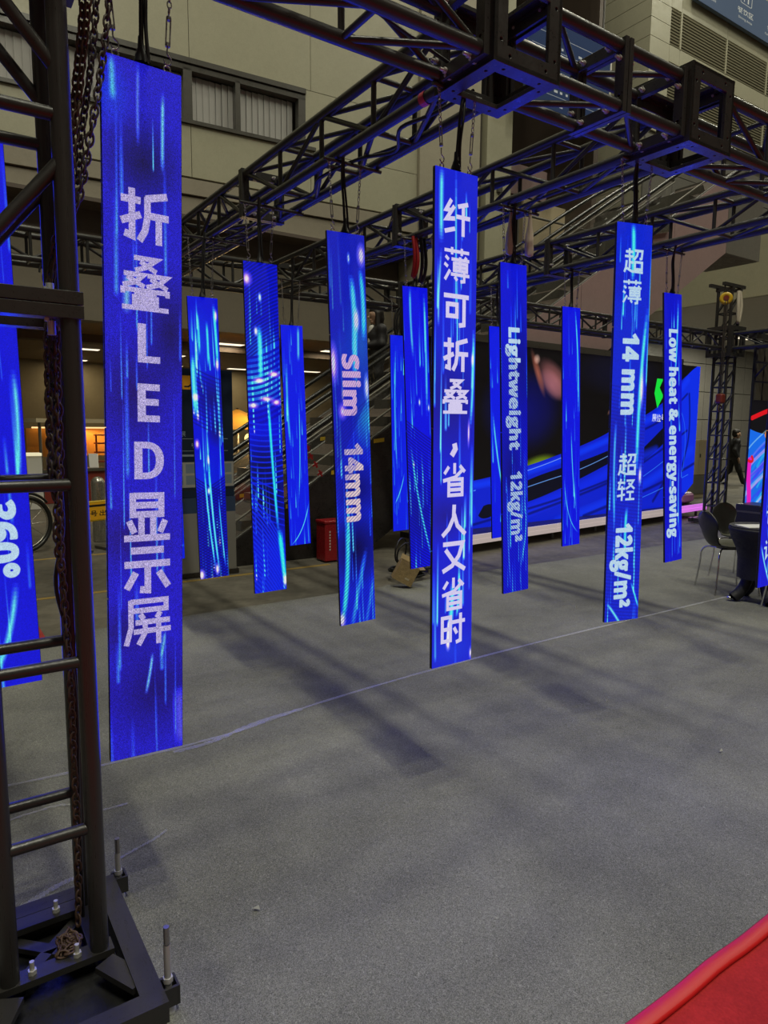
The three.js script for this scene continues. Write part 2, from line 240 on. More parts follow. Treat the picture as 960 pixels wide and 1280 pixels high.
const PICTURES = {
  1: ledPicture(101, { w: 238, h: 2048, base: 'rgb(34,30,205)', speckle: 0.2, noise: 0.6, streaks: 34, pale: 0.15,
    clouds: [[0.5, 0.13, 0.6, 0.07, '20,15,88', 1], [0.35, 0.45, 0.6, 0.09, '30,20,105', 0.9], [0.85, 0.36, 0.45, 0.1, '24,18,98', 0.95], [0.6, 0.9, 0.8, 0.09, '24,18,112', 0.95], [0.3, 0.66, 0.7, 0.06, '34,24,112', 0.85], [0.2, 0.8, 0.6, 0.05, '30,22,112', 0.8], [0.1, 0.05, 0.3, 0.05, '30,70,255', 0.7]],
    trails: [[0.12, 0.0, 0.13, 0.03, 0.14, 0.06, 0.1, '40,120,255', 0.7], [0.76, 0.03, 0.75, 0.08, 0.75, 0.14, 0.06, '60,140,255', 0.8], [0.45, 0.0, 0.43, 0.05, 0.44, 0.11, 0.05, '50,90,255', 0.6], [0.3, 0.28, 0.27, 0.31, 0.28, 0.34, 0.12, '70,130,255', 0.7], [0.58, 0.84, 0.55, 0.87, 0.48, 0.905, 0.05, '70,140,255', 0.8], [0.75, 0.81, 0.74, 0.83, 0.7, 0.85, 0.05, '60,120,255', 0.7], [0.96, 0.9, 0.95, 0.95, 0.99, 1, 0.2, '40,40,255', 0.8]],
    text: column([['折', 0.202], ['叠', 0.294], ['L', 0.378], ['E', 0.463], ['D', 0.547], ['显', 0.63], ['示', 0.711], ['屏', 0.79]], 0.66, LILAC) }),
  2: ledPicture(102, { base: 'rgb(24,26,228)', streaks: 30, trails: [[0.9, 0.4, 0.95, 0.5, 0.85, 0.62, 0.1, '60,160,255', 0.8], [0.7, 0.8, 0.6, 0.9, 0.3, 0.97, 0.12, '60,160,255', 0.8]], text: (g, W, H) => sideways(g, '360°', W * 0.52, H * 0.64, H * 0.79, W * 0.48, ICE) }),
  3: ledPicture(103, { base: 'rgb(8,30,240)', streaks: 24, trails: [[0.1, 1, 0.6, 0.96, 1, 0.94, 0.1, '60,190,255', 0.8]] }),
  4: ledPicture(104, { base: 'rgb(5,16,225)', streaks: 70, pale: 0.75, pink: 0.2, clouds: [[0.3, 0.16, 0.8, 0.14, '10,70,250', 0.8], [0.7, 0.35, 0.7, 0.09, '10,10,120', 0.95], [0.85, 0.46, 0.5, 0.07, '8,12,105', 0.95], [0.3, 0.62, 0.6, 0.1, '10,60,250', 0.6]],
    waves: [[0.26, 0.46, 0.014, 0.08, 0.22, '8,14,130', 0.55, 6], [0.66, 1.04, 0.0105, 0.1, 0.28, '6,8,120', 0.62, 6], [0.66, 1.04, 0.0105, 0.05, -0.28, '6,8,120', 0.62, 6]],
    trails: [[0.45, 0.55, 0.5, 0.8, 0.68, 0.98, 0.08, '70,220,255', 0.9], [0.3, 0.58, 0.35, 0.8, 0.55, 0.97, 0.07, '60,200,255', 0.9], [0.75, 0.7, 0.8, 0.85, 0.9, 0.97, 0.05, '50,180,255', 0.8], [0.1, 0.2, 0.05, 0.3, 0.12, 0.42, 0.2, '60,190,255', 0.9], [0.3, 0.05, 0.33, 0.12, 0.32, 0.2, 0.1, '50,170,255', 0.8], [0.6, 0.08, 0.62, 0.16, 0.6, 0.24, 0.1, '50,190,255', 0.8], [0.85, 0.02, 0.9, 0.12, 0.92, 0.24, 0.12, '50,190,255', 0.9]], glows: [[0.12, 0.345, 0.3, 0.02, '255,120,195', 1], [0.1, 0.51, 0.22, 0.025, '255,150,215', 1], [0.9, 0.23, 0.16, 0.03, '255,170,210', 1], [0.92, 0.06, 0.14, 0.03, '255,170,220', 0.9], [0.05, 0.985, 0.3, 0.03, '255,210,235', 1], [0.6, 0.97, 0.2, 0.03, '235,190,255', 1], [0.42, 0.68, 0.14, 0.02, '190,240,255', 1]] }),
  5: ledPicture(105, { base: 'rgb(4,18,228)', streaks: 46, pale: 0.8, pink: 0.08, clouds: [[0.4, 0.26, 0.8, 0.1, '16,110,255', 0.8], [0.35, 0.36, 0.95, 0.075, '50,215,255', 0.95], [0.5, 0.70, 1.1, 0.17, '2,8,58', 1], [0.4, 0.6, 1.0, 0.1, '2,10,70', 0.9], [0.4, 0.98, 0.9, 0.06, '6,30,210', 0.8]],
    waves: [[-0.02, 0.26, 0.0105, -0.12, -0.32, '4,8,120', 0.62, 6], [0.26, 0.47, 0.0165, 0.16, -0.18, '5,10,190', 0.92, 9], [0.47, 0.66, 0.0165, 0.14, 0.0, '10,40,255', 0.9, 6], [0.66, 0.78, 0.018, 0.1, 0.25, '10,34,250', 0.85, 5], [0.78, 1.25, 0.0155, -0.28, 0.8, '12,44,255', 0.9, 6]],
    trails: [[0.6, 0.38, 0.66, 0.6, 0.8, 0.82, 0.1, '40,220,255', 0.8], [0.82, 0.8, 0.9, 0.9, 0.97, 0.98, 0.16, '30,210,220', 0.9], [0.4, 0.18, 0.42, 0.28, 0.4, 0.34, 0.16, '60,220,255', 0.8]], glows: [[0.35, 0.345, 0.5, 0.014, '255,130,190', 1], [0.8, 0.325, 0.5, 0.014, '255,120,180', 1], [0.55, 0.40, 0.55, 0.012, '255,110,180', 1], [0.15, 0.42, 0.4, 0.014, '255,160,210', 1], [0.86, 0.41, 0.4, 0.014, '255,120,185', 1], [0.08, 0.05, 0.4, 0.03, '240,150,230', 0.9], [0.3, 0.2, 0.16, 0.02, '235,215,255', 1], [0.45, 0.1, 0.14, 0.02, '170,230,255', 1], [0.97, 0.97, 0.2, 0.03, '255,210,240', 1]] }),
  6: ledPicture(106, { base: 'rgb(4,24,245)', streaks: 34, trails: [[0.2, 0.15, 0.1, 0.4, 0.25, 0.55, 0.14, '50,150,255', 0.7], [0.8, 0.0, 0.78, 0.08, 0.75, 0.16, 0.14, '70,150,255', 0.8], [0.7, 0.3, 0.7, 0.6, 0.5, 0.8, 0.06, '60,150,255', 0.8], [1, 0.8, 0.7, 0.95, 0.05, 1, 0.05, '70,180,255', 0.9]] }),
  7: ledPicture(107, { base: 'rgb(14,36,225)', streaks: 44, pale: 0.6, pink: 0.05, clouds: [[0.85, 0.27, 0.6, 0.16, '40,200,250', 0.85], [0.9, 0.46, 0.4, 0.09, '40,210,220', 0.8], [0.3, 0.28, 0.4, 0.05, '20,110,255', 0.6], [0.5, 0.80, 0.9, 0.11, '3,6,62', 1], [0.6, 0.64, 0.8, 0.08, '6,10,100', 0.85]],
    waves: [[-0.2, 0.5, 0.0105, 0.0, -0.95, '8,14,150', 0.5, 6]], trails: [[0.05, 0.99, 0.3, 0.88, 0.28, 0.7, 0.16, '40,190,255', 0.95], [0.3, 1.02, 0.5, 0.92, 0.8, 0.8, 0.14, '30,100,255', 0.8], [0.7, 1.02, 0.85, 0.95, 1.0, 0.88, 0.12, '20,70,255', 0.8], [0.6, 0.1, 0.72, 0.2, 0.6, 0.36, 0.16, '60,210,250', 0.9], [0.85, 0.08, 0.95, 0.16, 0.9, 0.26, 0.14, '40,200,240', 0.8]], glows: [[0.9, 0.05, 0.3, 0.04, '245,190,240', 1], [0.05, 0.32, 0.3, 0.07, '255,150,205', 1], [0.72, 0.21, 0.2, 0.04, '255,190,205', 1], [0.95, 0.38, 0.2, 0.05, '235,225,255', 0.9], [0.25, 0.44, 0.3, 0.03, '255,140,210', 0.8], [0.04, 0.985, 0.26, 0.03, '255,190,200', 1], [0.55, 0.06, 0.1, 0.02, '150,220,255', 0.9]],
    text: (g, W, H) => { sideways(g, 'Slim', W * 0.52, H * 0.295, H * 0.455, W * 0.44, 'rgb(255,205,226)'); sideways(g, '14mm', W * 0.52, H * 0.522, H * 0.73, W * 0.48, 'rgb(255,226,222)'); },
    over: [[-0.1, 0.6, 0.0105, 0.0, -0.8, '30,40,215', 0.32, 4.5], [0.45, 1.2, 0.009, 0.0, -0.42, '8,14,130', 0.34, 4]] }),
  8: ledPicture(108, { base: 'rgb(4,28,244)', streaks: 36, trails: [[0.3, 0.05, 0.1, 0.4, 0.3, 0.7, 0.1, '60,160,255', 0.7], [0.7, 0.7, 0.5, 0.8, 0.1, 0.86, 0.06, '70,170,255', 0.8]] }),
  9: ledPicture(109, { base: 'rgb(4,14,240)', streaks: 40, pale: 0.5, clouds: [[0.4, 0.8, 0.8, 0.18, '6,20,130', 0.6]], over: [[0.5, 1.1, 0.011, 0.05, 0.34, '4,6,105', 0.55, 5]],
    trails: [[0.15, 0.55, 0.3, 0.75, 0.95, 0.99, 0.09, '60,190,255', 0.85], [0.3, 0.0, 0.25, 0.1, 0.35, 0.25, 0.12, '60,150,255', 0.8], [0.85, 0.02, 0.9, 0.2, 0.85, 0.45, 0.12, '60,160,255', 0.8]], glows: [[0.55, 0.4, 0.12, 0.02, '190,230,255', 0.9], [0.93, 0.42, 0.1, 0.02, '220,230,255', 0.8], [0.25, 0.62, 0.1, 0.02, '230,190,250', 0.7]] }),
  10: ledPicture(110, { w: 226, h: 2048, base: 'rgb(24,36,218)', speckle: 0.14, streaks: 40, pale: 0.45, clouds: [[0.4, 0.45, 0.9, 0.12, '30,24,130', 0.85], [0.3, 0.68, 0.7, 0.06, '30,26,130', 0.7], [0.5, 0.97, 0.8, 0.05, '30,70,240', 0.6]],
    trails: [[0.15, 0.0, 0.14, 0.06, 0.15, 0.14, 0.12, '70,190,255', 0.7], [0.1, 0.3, 0.08, 0.25, 0.15, 0.15, 0.06, '90,170,255', 0.6], [0.48, 0.0, 0.5, 0.2, 0.52, 0.3, 0.06, '60,170,255', 0.7], [0.95, 0.3, 0.97, 0.4, 0.9, 0.5, 0.08, '60,190,255', 0.7], [0.5, 0.82, 0.5, 0.88, 0.4, 0.95, 0.14, '50,200,240', 0.8], [0.66, 0.8, 0.68, 0.86, 0.6, 0.9, 0.08, '60,210,250', 0.7], [0.42, 0.9, 0.4, 0.93, 0.38, 0.96, 0.09, '255,170,225', 0.8]],
    glows: [[0.93, 0.36, 0.1, 0.02, '230,170,255', 0.8], [0.86, 0.51, 0.08, 0.04, '240,160,230', 0.8], [0.4, 0.955, 0.14, 0.02, '255,190,225', 0.8], [0.98, 0.985, 0.1, 0.02, '200,160,240', 0.8]],
    text: column([['纤', 0.0875], ['薄', 0.177], ['可', 0.264], ['折', 0.352], ['叠', 0.435], ['，', 0.535], ['省', 0.605], ['人', 0.69], ['又', 0.765], ['省', 0.846], ['时', 0.922]], 0.64, PALE) }),
  11: ledPicture(111, { base: 'rgb(4,24,243)', streaks: 30, trails: [[0.7, 0.05, 0.75, 0.15, 0.72, 0.24, 0.12, '70,170,255', 0.8], [0.15, 0.4, 0.3, 0.6, 0.7, 0.78, 0.12, '70,170,255', 0.8]] }),
  12: ledPicture(112, { base: 'rgb(8,20,224)', streaks: 34, clouds: [[0.8, 0.3, 0.6, 0.25, '8,16,120', 0.75], [0.3, 0.62, 0.6, 0.18, '6,16,110', 0.75]], over: [[0.28, 1.15, 0.0095, 0.0, 0.5, '6,10,140', 0.4, 4]],
    trails: [[0.9, 0.72, 1.0, 0.82, 0.7, 0.92, 0.06, '60,180,255', 0.7], [0.2, 0.66, 0.15, 0.8, 0.3, 1, 0.06, '50,120,255', 0.7]], text: (g, W, H) => { sideways(g, 'Lightweight', W * 0.5, H * 0.182, H * 0.555, W * 0.40, ICE); sideways(g, '12kg/m²', W * 0.55, H * 0.62, H * 0.842, W * 0.42, ICE); } }),
  13: ledPicture(113, { base: 'rgb(4,16,240)', streaks: 34, trails: [[0.7, 0.0, 0.95, 0.2, 0.9, 0.45, 0.1, '60,170,255', 0.85], [0.5, 0.5, 0.55, 0.7, 0.8, 0.86, 0.06, '70,180,255', 0.8], [0.1, 0.7, 0.2, 0.9, 0.95, 0.95, 0.05, '60,160,255', 0.8]] }),
  14: ledPicture(114, { base: 'rgb(12,40,222)', streaks: 40, pale: 0.6, clouds: [[0.3, 0.14, 0.6, 0.06, '10,16,190', 0.6], [0.25, 0.55, 0.5, 0.14, '26,26,160', 0.7]], waves: [[0.4, 1.0, 0.009, 0.02, 0.08, '16,20,150', 0.35, 4]],
    trails: [[0.45, 0.0, 0.5, 0.05, 0.48, 0.14, 0.14, '50,200,255', 0.8], [0.95, 0.2, 0.75, 0.4, 0.8, 0.62, 0.12, '60,190,255', 0.8], [0.15, 0.48, 0.1, 0.6, 0.2, 0.75, 0.08, '50,150,255', 0.7], [0.55, 0.7, 0.5, 0.76, 0.55, 0.84, 0.1, '50,180,250', 0.8], [0.05, 0.95, 0.3, 0.98, 0.6, 1.03, 0.08, '80,170,255', 0.8], [0.75, 0.9, 0.9, 0.94, 1, 0.97, 0.06, '60,200,255', 0.7]],
    glows: [[0.86, 0.4, 0.16, 0.07, '250,190,225', 0.75], [0.9, 0.62, 0.14, 0.035, '250,170,215', 0.8]],
    text: (g, W, H) => { glyph(g, '超', W * 0.5, H * 0.088, W * 0.56, ICE); glyph(g, '薄', W * 0.48, H * 0.162, W * 0.56, ICE); sideways(g, '14 mm', W * 0.5, H * 0.262, H * 0.468, W * 0.44, ICE); glyph(g, '超', W * 0.52, H * 0.59, W * 0.54, ICE); glyph(g, '轻', W * 0.5, H * 0.655, W * 0.54, ICE); sideways(g, '12kg/m²', W * 0.5, H * 0.742, H * 0.965, W * 0.46, ICE); } }),
  15: ledPicture(115, { base: 'rgb(6,18,214)', streaks: 30, trails: [[0.8, 0.02, 0.75, 0.2, 0.6, 0.3, 0.12, '60,170,255', 0.8], [0.85, 0.6, 0.75, 0.8, 0.8, 0.9, 0.08, '50,120,255', 0.7]], text: (g, W, H) => sideways(g, 'Low heat & energy-saving', W * 0.52, H * 0.125, H * 0.908, W * 0.48, ICE) }),
  16: ledPicture(116, { base: 'rgb(10,24,222)', streaks: 30, trails: [[0.05, 0.86, 0.3, 0.93, 0.7, 1.0, 0.08, '90,180,255', 0.9], [0.3, 0.8, 0.6, 0.9, 1, 0.95, 0.06, '60,150,255', 0.8]], text: column([['温', 0.55], ['且', 0.66], ['设', 0.765], ['计', 0.88]], 0.62, ICE) }),
};

// ---------------------------------------------------------------- the hall: floor, walls, ceiling
const floorMap = (() => { const a = noiseField(512, 21, [[4, 1], [10, 1], [40, 0.6], [160, 0.5]]); return dataTexture(512, (i) => { const v = a[i], q = 96 + 90 * (v - 0.5); return [q * 1.03, q * 0.98, q * 0.88]; }, true); })();
const floorRough = dataTexture(512, (i) => { const v = 205 + 90 * (fine[i] - 0.5); return [v, v, v]; });
{
  const hall = structure('floor');
  const g = uvBox(new THREE.BoxGeometry(62, 0.3, 48).translate(16, -0.156, -6), 0.16);
  part('concrete', g, new THREE.MeshStandardMaterial({ color: lin(0.85, 0.85, 0.85), map: floorMap, roughness: 0.95, roughnessMap: floorRough }), hall);
  for (const [z, x0, x1] of [[-6.86, -3, 3.9], [-8.9, -4, 2.2]]) slab('painted_line', x0, x1, -0.006, -0.004, z - 0.035, z + 0.035, std(lin(0.30, 0.20, 0.05), 0.9), hall);
}
slab('wall_left', -14.3, -14, 0, 24, -30, 18, M.wallGrey, scene).userData.kind = 'structure';
slab('wall_right', 46, 46.3, 0, 24, -30, 18, M.wallGrey, scene).userData.kind = 'structure';
slab('wall_behind', -14.3, 46.3, 0, 24, 17, 17.3, M.wallGrey, scene).userData.kind = 'structure';
slab('wall_back', -14.3, 46.3, 0, 24, -30.3, -30, M.wallGrey, scene).userData.kind = 'structure';
slab('ceiling', -14.3, 46.3, 24, 24.3, -30.3, 17.3, M.ceiling, scene).userData.kind = 'structure';

// facade with the window band, turned a few degrees
{
  const f = structure('wall_facade'); f.position.set(7.5, 0, -14); f.rotation.y = -0.08;
  slab('core', -22, 2.75, 5.7, 7.55, -0.5, -0.06, M.facadeCore, f);
  slab('core', -22, 2.75, 8.78, 24, -0.5, -0.06, M.facadeCore, f);
  slab('core', -0.12, 2.75, 7.55, 8.78, -0.5, -0.06, M.facadeCore, f);
  const xs = []; for (let x = 2.75; x > -16; ) { const n = x === 2.75 ? 2.6 - 2.6 : x - 2.6; xs.push([n, x]); x = n; }
  const rows = [[6.55, 7.55], [8.78, 11.3], [11.3, 13.9], [13.9, 16.5], [16.5, 19.1], [19.1, 23.9]];
  for (const [x0, x1] of xs) for (const [y0, y1] of rows) slab('panel', x0 + 0.006, x1 - 0.006, y0 + 0.006, y1 - 0.006, -0.06, 0, M.facade, f);
  slab('panel', -0.12, 2.744, 7.556, 8.774, -0.06, 0, M.facade, f);
  slab('cornice', -16, 2.75, 6.2, 6.5, -0.06, 0.05, M.header, f);
  slab('cornice', -16, 2.75, 5.72, 6.17, -0.06, -0.01, M.header, f);
  // the window band
  const w = structure('window_1'); w.position.copy(f.position); w.rotation.y = f.rotation.y;
  slab('window_frame', -16, -0.12, 8.68, 8.78, -0.2, 0.04, M.frameGrey, w);
  slab('window_frame', -16, -0.12, 8.56, 8.66, -0.2, 0.0, M.frameGrey, w);
  slab('window_sill', -16, 0.1, 7.55, 7.62, -0.2, 0.06, M.frameGrey, w);
  for (const [x, t] of [[-7.7, 0.16], [-5.1, 0.16], [-2.64, 0.17], [-1.62, 0.1], [-0.2, 0.16]]) slab('mullion', x - t / 2, x + t / 2, 7.6, 8.6, -0.2, 0, M.frameGrey, w);
  for (const [x0, x1] of [[-16, -7.78], [-7.62, -5.18], [-5.02, -2.725], [-2.555, -1.67], [-1.57, -0.28]]) slab('pane', x0, x1, 7.62, 8.58, -0.085, -0.08, M.glass, w);
  slab('recess', -16, -0.12, 7.4, 8.9, -0.62, -0.55, M.facadeCore, w);
  const sg = uvBox(new RoundedBoxGeometry(0.136, 0.93, 0.016, 1, 0.006)), r = rng(5);
  for (let x = -8.6; x < -0.3; x += 0.13) part('blind_slat', sg, M.blind, w, [x, 8.08 - 0.02 * r(), -0.2], [0, 0.24 + 0.2 * (r() - 0.5), 0.02 * (r() - 0.5)]);
}
// lobby under the facade
{
  const l = structure('ceiling_lobby');
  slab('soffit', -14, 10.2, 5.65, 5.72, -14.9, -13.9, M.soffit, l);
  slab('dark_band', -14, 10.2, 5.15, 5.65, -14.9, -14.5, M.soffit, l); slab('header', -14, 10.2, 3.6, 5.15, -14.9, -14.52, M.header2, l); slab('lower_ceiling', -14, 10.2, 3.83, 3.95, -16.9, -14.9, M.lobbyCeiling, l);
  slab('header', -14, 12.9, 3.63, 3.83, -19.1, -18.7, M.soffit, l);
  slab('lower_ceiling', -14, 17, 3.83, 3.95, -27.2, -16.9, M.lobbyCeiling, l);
  slab('wall_lobby', -14, 17, 0, 3.9, -27.5, -27.2, M.lobbyWall, scene).userData.kind = 'structure';
  slab('wall_lobby_end', 17, 17.2, 0, 24, -30, -14.2, M.soffit, scene).userData.kind = 'structure';
}
// wide pilaster with a groove
{
  const p = structure('pillar');
  slab('shaft', 10.25, 12.12, 0, 24, -14.9, -13.7, M.column, p);
  slab('groove', 12.12, 12.36, 0, 24, -14.9, -13.9, M.trim, p);
  slab('shaft', 12.36, 13.22, 0, 24, -14.9, -13.7, M.facade, p);
  slab('wall_lamp', 12.72, 12.86, 7.6, 7.82, -13.7, -13.62, M.frameGrey, p);
}
// upper gallery between pilaster and panelled block
{
  const g = structure('floor_gallery');
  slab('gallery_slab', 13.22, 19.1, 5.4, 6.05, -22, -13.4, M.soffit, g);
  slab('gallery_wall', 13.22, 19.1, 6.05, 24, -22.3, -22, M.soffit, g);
  slab('gallery_header', 13.22, 19.1, 8.7, 9.6, -16.4, -16.0, M.mauve, g);
  slab('gallery_partition', 13.22, 15.6, 6.05, 8.7, -17.2, -17.0, M.pink, g);  // pink neon light is put into the first partition's colour
  slab('gallery_partition', 15.2, 17.4, 6.05, 8.3, -15.4, -15.2, M.beige, g);
  for (let x = 13.3; x < 19; x += 1.2) { slab('pane', x, x + 1.16, 6.1, 7.05, -13.46, -13.44, M.glass, g); rod('rail_post', V(x - 0.02, 6.05, -13.45), V(x - 0.02, 7.1, -13.45), 0.02, M.frameGrey, g); }
  rod('handrail', V(13.25, 7.12, -13.45), V(19.1, 7.12, -13.45), 0.03, M.frameGrey, g);
}
// panelled block with louvres
{
  const b = structure('wall_panelled');
  slab('core', 19.16, 46, 0, 24, -28, -14.06, M.facadeCore, b);
  const cols = [[19.1, 20.08], [20.08, 20.62], [20.62, 23.2], [23.2, 25.8], [25.8, 28.4], [28.4, 31], [31, 34]];
  for (let y = 10.78; y < 20; y += 0.53) slab('panel', 19.1, 20.074, y + 0.008, y + 0.522, -14.06, -14, M.facade2, b);
  for (const [x0, x1] of cols.slice(1)) {
    slab('panel', x0 + 0.006, x1 - 0.006, 12.96, 13.43, -14.06, -14, M.facade2, b);
    slab('panel', x0 + 0.006, x1 - 0.006, 14.52, 16.28, -14.06, -14, M.facade2, b); slab('panel', x0 + 0.006, x1 - 0.006, 16.29, 20, -14.06, -14, M.facade2, b);
    for (const [y0, y1] of [[13.44, 14.51], [10.86, 12.95]]) {
      const n = Math.round((y1 - y0) / 0.088), gs = [];
      for (let i = 0; i < n; i++) gs.push(new THREE.BoxGeometry(x1 - x0 - 0.05, 0.035, 0.05).rotateX(0.5).translate((x0 + x1) / 2, y0 + (i + 0.5) * (y1 - y0) / n, -14.02));
      part('louvre_blade', uvBox(mergeGeometries(gs)), M.louvre, b).userData.kind = 'stuff';
      slab('louvre_post', x1 - 0.03, x1 + 0.03, y0, y1, -14.06, -13.985, M.louvre, b);
    }
  }
  for (let y = 0; y < 10.4; y += 0.97) for (const [x0, x1] of [[19.1, 20.62], ...cols.slice(2)]) slab('panel', x0 + 0.01, x1 - 0.01, y + 0.012, y + 0.958, -14.06, -14, M.wallGrey, b);
  const side = structure('wall_panelled_side');
  for (let y = 8.66; y < 20; y += 0.53) for (let z = -14.06; z > -22; z -= 2.6) slab('panel', 19.1, 19.16, y + 0.008, y + 0.522, z - 2.594, z, M.facade2, side);
}
// slab of the upper floor on the far side with its soffit
{
  const s = structure('ceiling_upper_floor');
  slab('fascia', 15.4, 15.55, 4.5, 6.0, -13.9, -5.5, M.facade, s);
  slab('soffit', 15.55, 34, 4.5, 4.62, -14, -5.5, M.white, s);
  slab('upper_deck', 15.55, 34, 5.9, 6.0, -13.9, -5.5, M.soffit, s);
}

// ---------------------------------------------------------------- lights of the hall and their fittings
const lampFace = new THREE.MeshStandardMaterial({ color: 0x000000, emissive: HALL_COLOR, emissiveIntensity: 2.2 });
for (const [x, z, k] of [[0.6, 9, 1.95], [0.6, 5, 1.75], [0.6, 1, 1.25], [0.6, -3, 0.7], [0.6, -7, 0.55], [0.6, -11, 0.6], [17, 6, 0.8], [17, 0, 0.9], [17, -6, 0.9], [17, -11, 0.9], [29, -3, 0.9], [29, -9, 0.9]]) {
  const t = thing('high_bay_lamp', 'square white high-bay lamp hanging under the hall roof', 'lamp', [x, 21.5, z], 0, 'high-bay lamps under the roof');
  slab('lamp_housing', -0.4, 0.4, 0.02, 0.25, -0.4, 0.4, M.white, t);
  slab('lamp_face', -0.36, 0.36, 0, 0.018, -0.36, 0.36, lampFace, t);
  rod('lamp_stem', V(0, 0.2, 0), V(0, 2.49, 0), 0.02, M.frameGrey, t);
  area('high_bay_light', HALL_COLOR, HALL_LAMP * k, 0.7, 0.7, [0, -0.02, 0], [x, 0, z + 0.001], t);
}
const downFace = new THREE.MeshStandardMaterial({ color: 0x000000, emissive: lin(1, 0.86, 0.62), emissiveIntensity: 1.5 });
function downlight(x, y, z, w, d, k = 1, color = WARM, group = 'recessed lobby downlights', label = 'small rectangular downlight glowing in the lobby ceiling') {
  const t = thing('downlight', label, 'light', [x, y, z], 0, group);
  slab('trim_ring', -w / 2 - 0.04, w / 2 + 0.04, -0.015, 0, -d / 2 - 0.04, d / 2 + 0.04, M.white, t);
  slab('lamp_face', -w / 2, w / 2, -0.03, -0.015, -d / 2, d / 2, downFace, t);
  area('downlight_light', color, DOWNLIGHT * k, w, d, [0, -0.05, 0], [x, y - 3, z + 0.001], t);
}
for (const [x, z, where] of [[4.32, -22.3, 'showing between the tower tube and the first banner'], [4.74, -26.3, 'showing just past the tower chains'], [7.3, -18.4, 'closest to the top of the striped banner'], [6.98, -22.5, 'beside the edge of the first banner'], [8.18, -26.5, 'low beside the edge of the first banner'], [10.7, -26.2, 'low between the crosshatched and striped banners'], [10.5, -18.2, 'closest to the Slim banner'], [13.6, -25.5, 'low beside the Slim banner']]) downlight(x, 3.83, z, 0.75, 0.3, 1, WARM, 'recessed lobby downlights', 'rectangular lobby ceiling light ' + where);
for (const [x, z, w] of [[14.2, -14.4, 'closest to the pilaster'], [15.6, -14.6, 'along its front edge'], [14.6, -17.5, 'deep behind the escalator glass'], [16.6, -17, 'deep toward the panelled block']]) downlight(x, 5.4, z, 0.4, 0.25, 0.7, WARM, 'downlights under the gallery', 'small downlight under the dark gallery slab, ' + w);
for (const [x, z, w] of [[19.5, -9.5, 'above the walking man'], [22, -12, 'closest to the grey panelled wall'], [25, -10, 'above the swirl-coloured LED wall']]) downlight(x, 4.5, z, 0.7, 0.3, 8, HALL_COLOR, 'downlights of the far soffit', 'pale downlight in the far soffit ' + w);

// ---------------------------------------------------------------- carpets
{
  const n = 2048, a = noiseField(512, 31, [[5, 0.8], [16, 0.7], [64, 0.4]]), d = new Uint8Array(n * n * 4), r = rng(77), f = new Float32Array(n * n);
  for (let i = 0; i < n * n; i++) f[i] = r();
  for (let k = 0; k < 130000; k++) {                                    // short light and dark fibres
    let x = r() * n, y = r() * n; const t = r() * 6.283, c = Math.cos(t), s = Math.sin(t), v = (r() - 0.48) * 0.75, l = 3 + 5 * r();
    for (let j = 0; j < l; j++) { f[((y | 0) & 2047) * n + ((x | 0) & 2047)] += v; x += c; y += s; }
  }
  for (let y = 0; y < n; y++) for (let x = 0; x < n; x++) {
    const i = y * n + x, big = a[(y >> 2) * 512 + (x >> 2)] - 0.5;
    const v = 117 + 66 * (f[i] - 0.5) + 30 * big;
    d[i * 4] = v * 1.0; d[i * 4 + 1] = v; d[i * 4 + 2] = v * 0.935; d[i * 4 + 3] = 255;
  }
  const t = new THREE.DataTexture(d, n, n); t.wrapS = t.wrapT = THREE.RepeatWrapping; t.magFilter = THREE.LinearFilter; t.colorSpace = THREE.SRGBColorSpace; t.repeat.set(0.28, 0.28); t.needsUpdate = true;
  const mat = new THREE.MeshStandardMaterial({ map: t, roughness: 1, bumpMap: t, bumpScale: 0.002 });
  const x0 = -4, x1 = 14, z0 = -5.55, z1 = -0.93, nx = 260, nz = 90, g = new THREE.PlaneGeometry(x1 - x0, z1 - z0, nx, nz).rotateX(-Math.PI / 2).translate((x0 + x1) / 2, 0, (z0 + z1) / 2);
  const p = g.attributes.position, uv = g.attributes.uv;
  const ridge = (u, w) => Math.exp(-(u * u) / (w * w));
  for (let i = 0; i < p.count; i++) {                                   // laid loose: low folds running across
    const x = p.getX(i), z = p.getZ(i);
    p.setY(i, 0.006 + 0.002 * (1 + Math.sin(x * 2.1 + z * 0.7) * Math.sin(z * 2.7 - x * 0.4)) + 0.011 * ridge(x - 3.72 - 0.1 * Math.sin(z * 2), 0.05) * (z < -1.4 ? 1 : 0) + 0.008 * ridge(x - 4.6 - 0.25 * Math.sin(z * 1.4), 0.07) + 0.007 * ridge(x - 5.35 + 0.2 * Math.sin(z * 1.1), 0.06));
    uv.setXY(i, x, z);
  }
  p.setX; g.computeVertexNormals();
  const c = part('carpet', g, mat, scene); tag(c, 'grey felt exhibition carpet under the hanging LED banners', 'carpet');
  const edge = prism([[x0, -0.004], [x1, -0.004], [x1, 0.007], [x0, 0.007]], z0 - 0.004, z0 + 0.004); part('carpet_edge', edge, std(lin(0.16, 0.16, 0.155), 1), c);
}
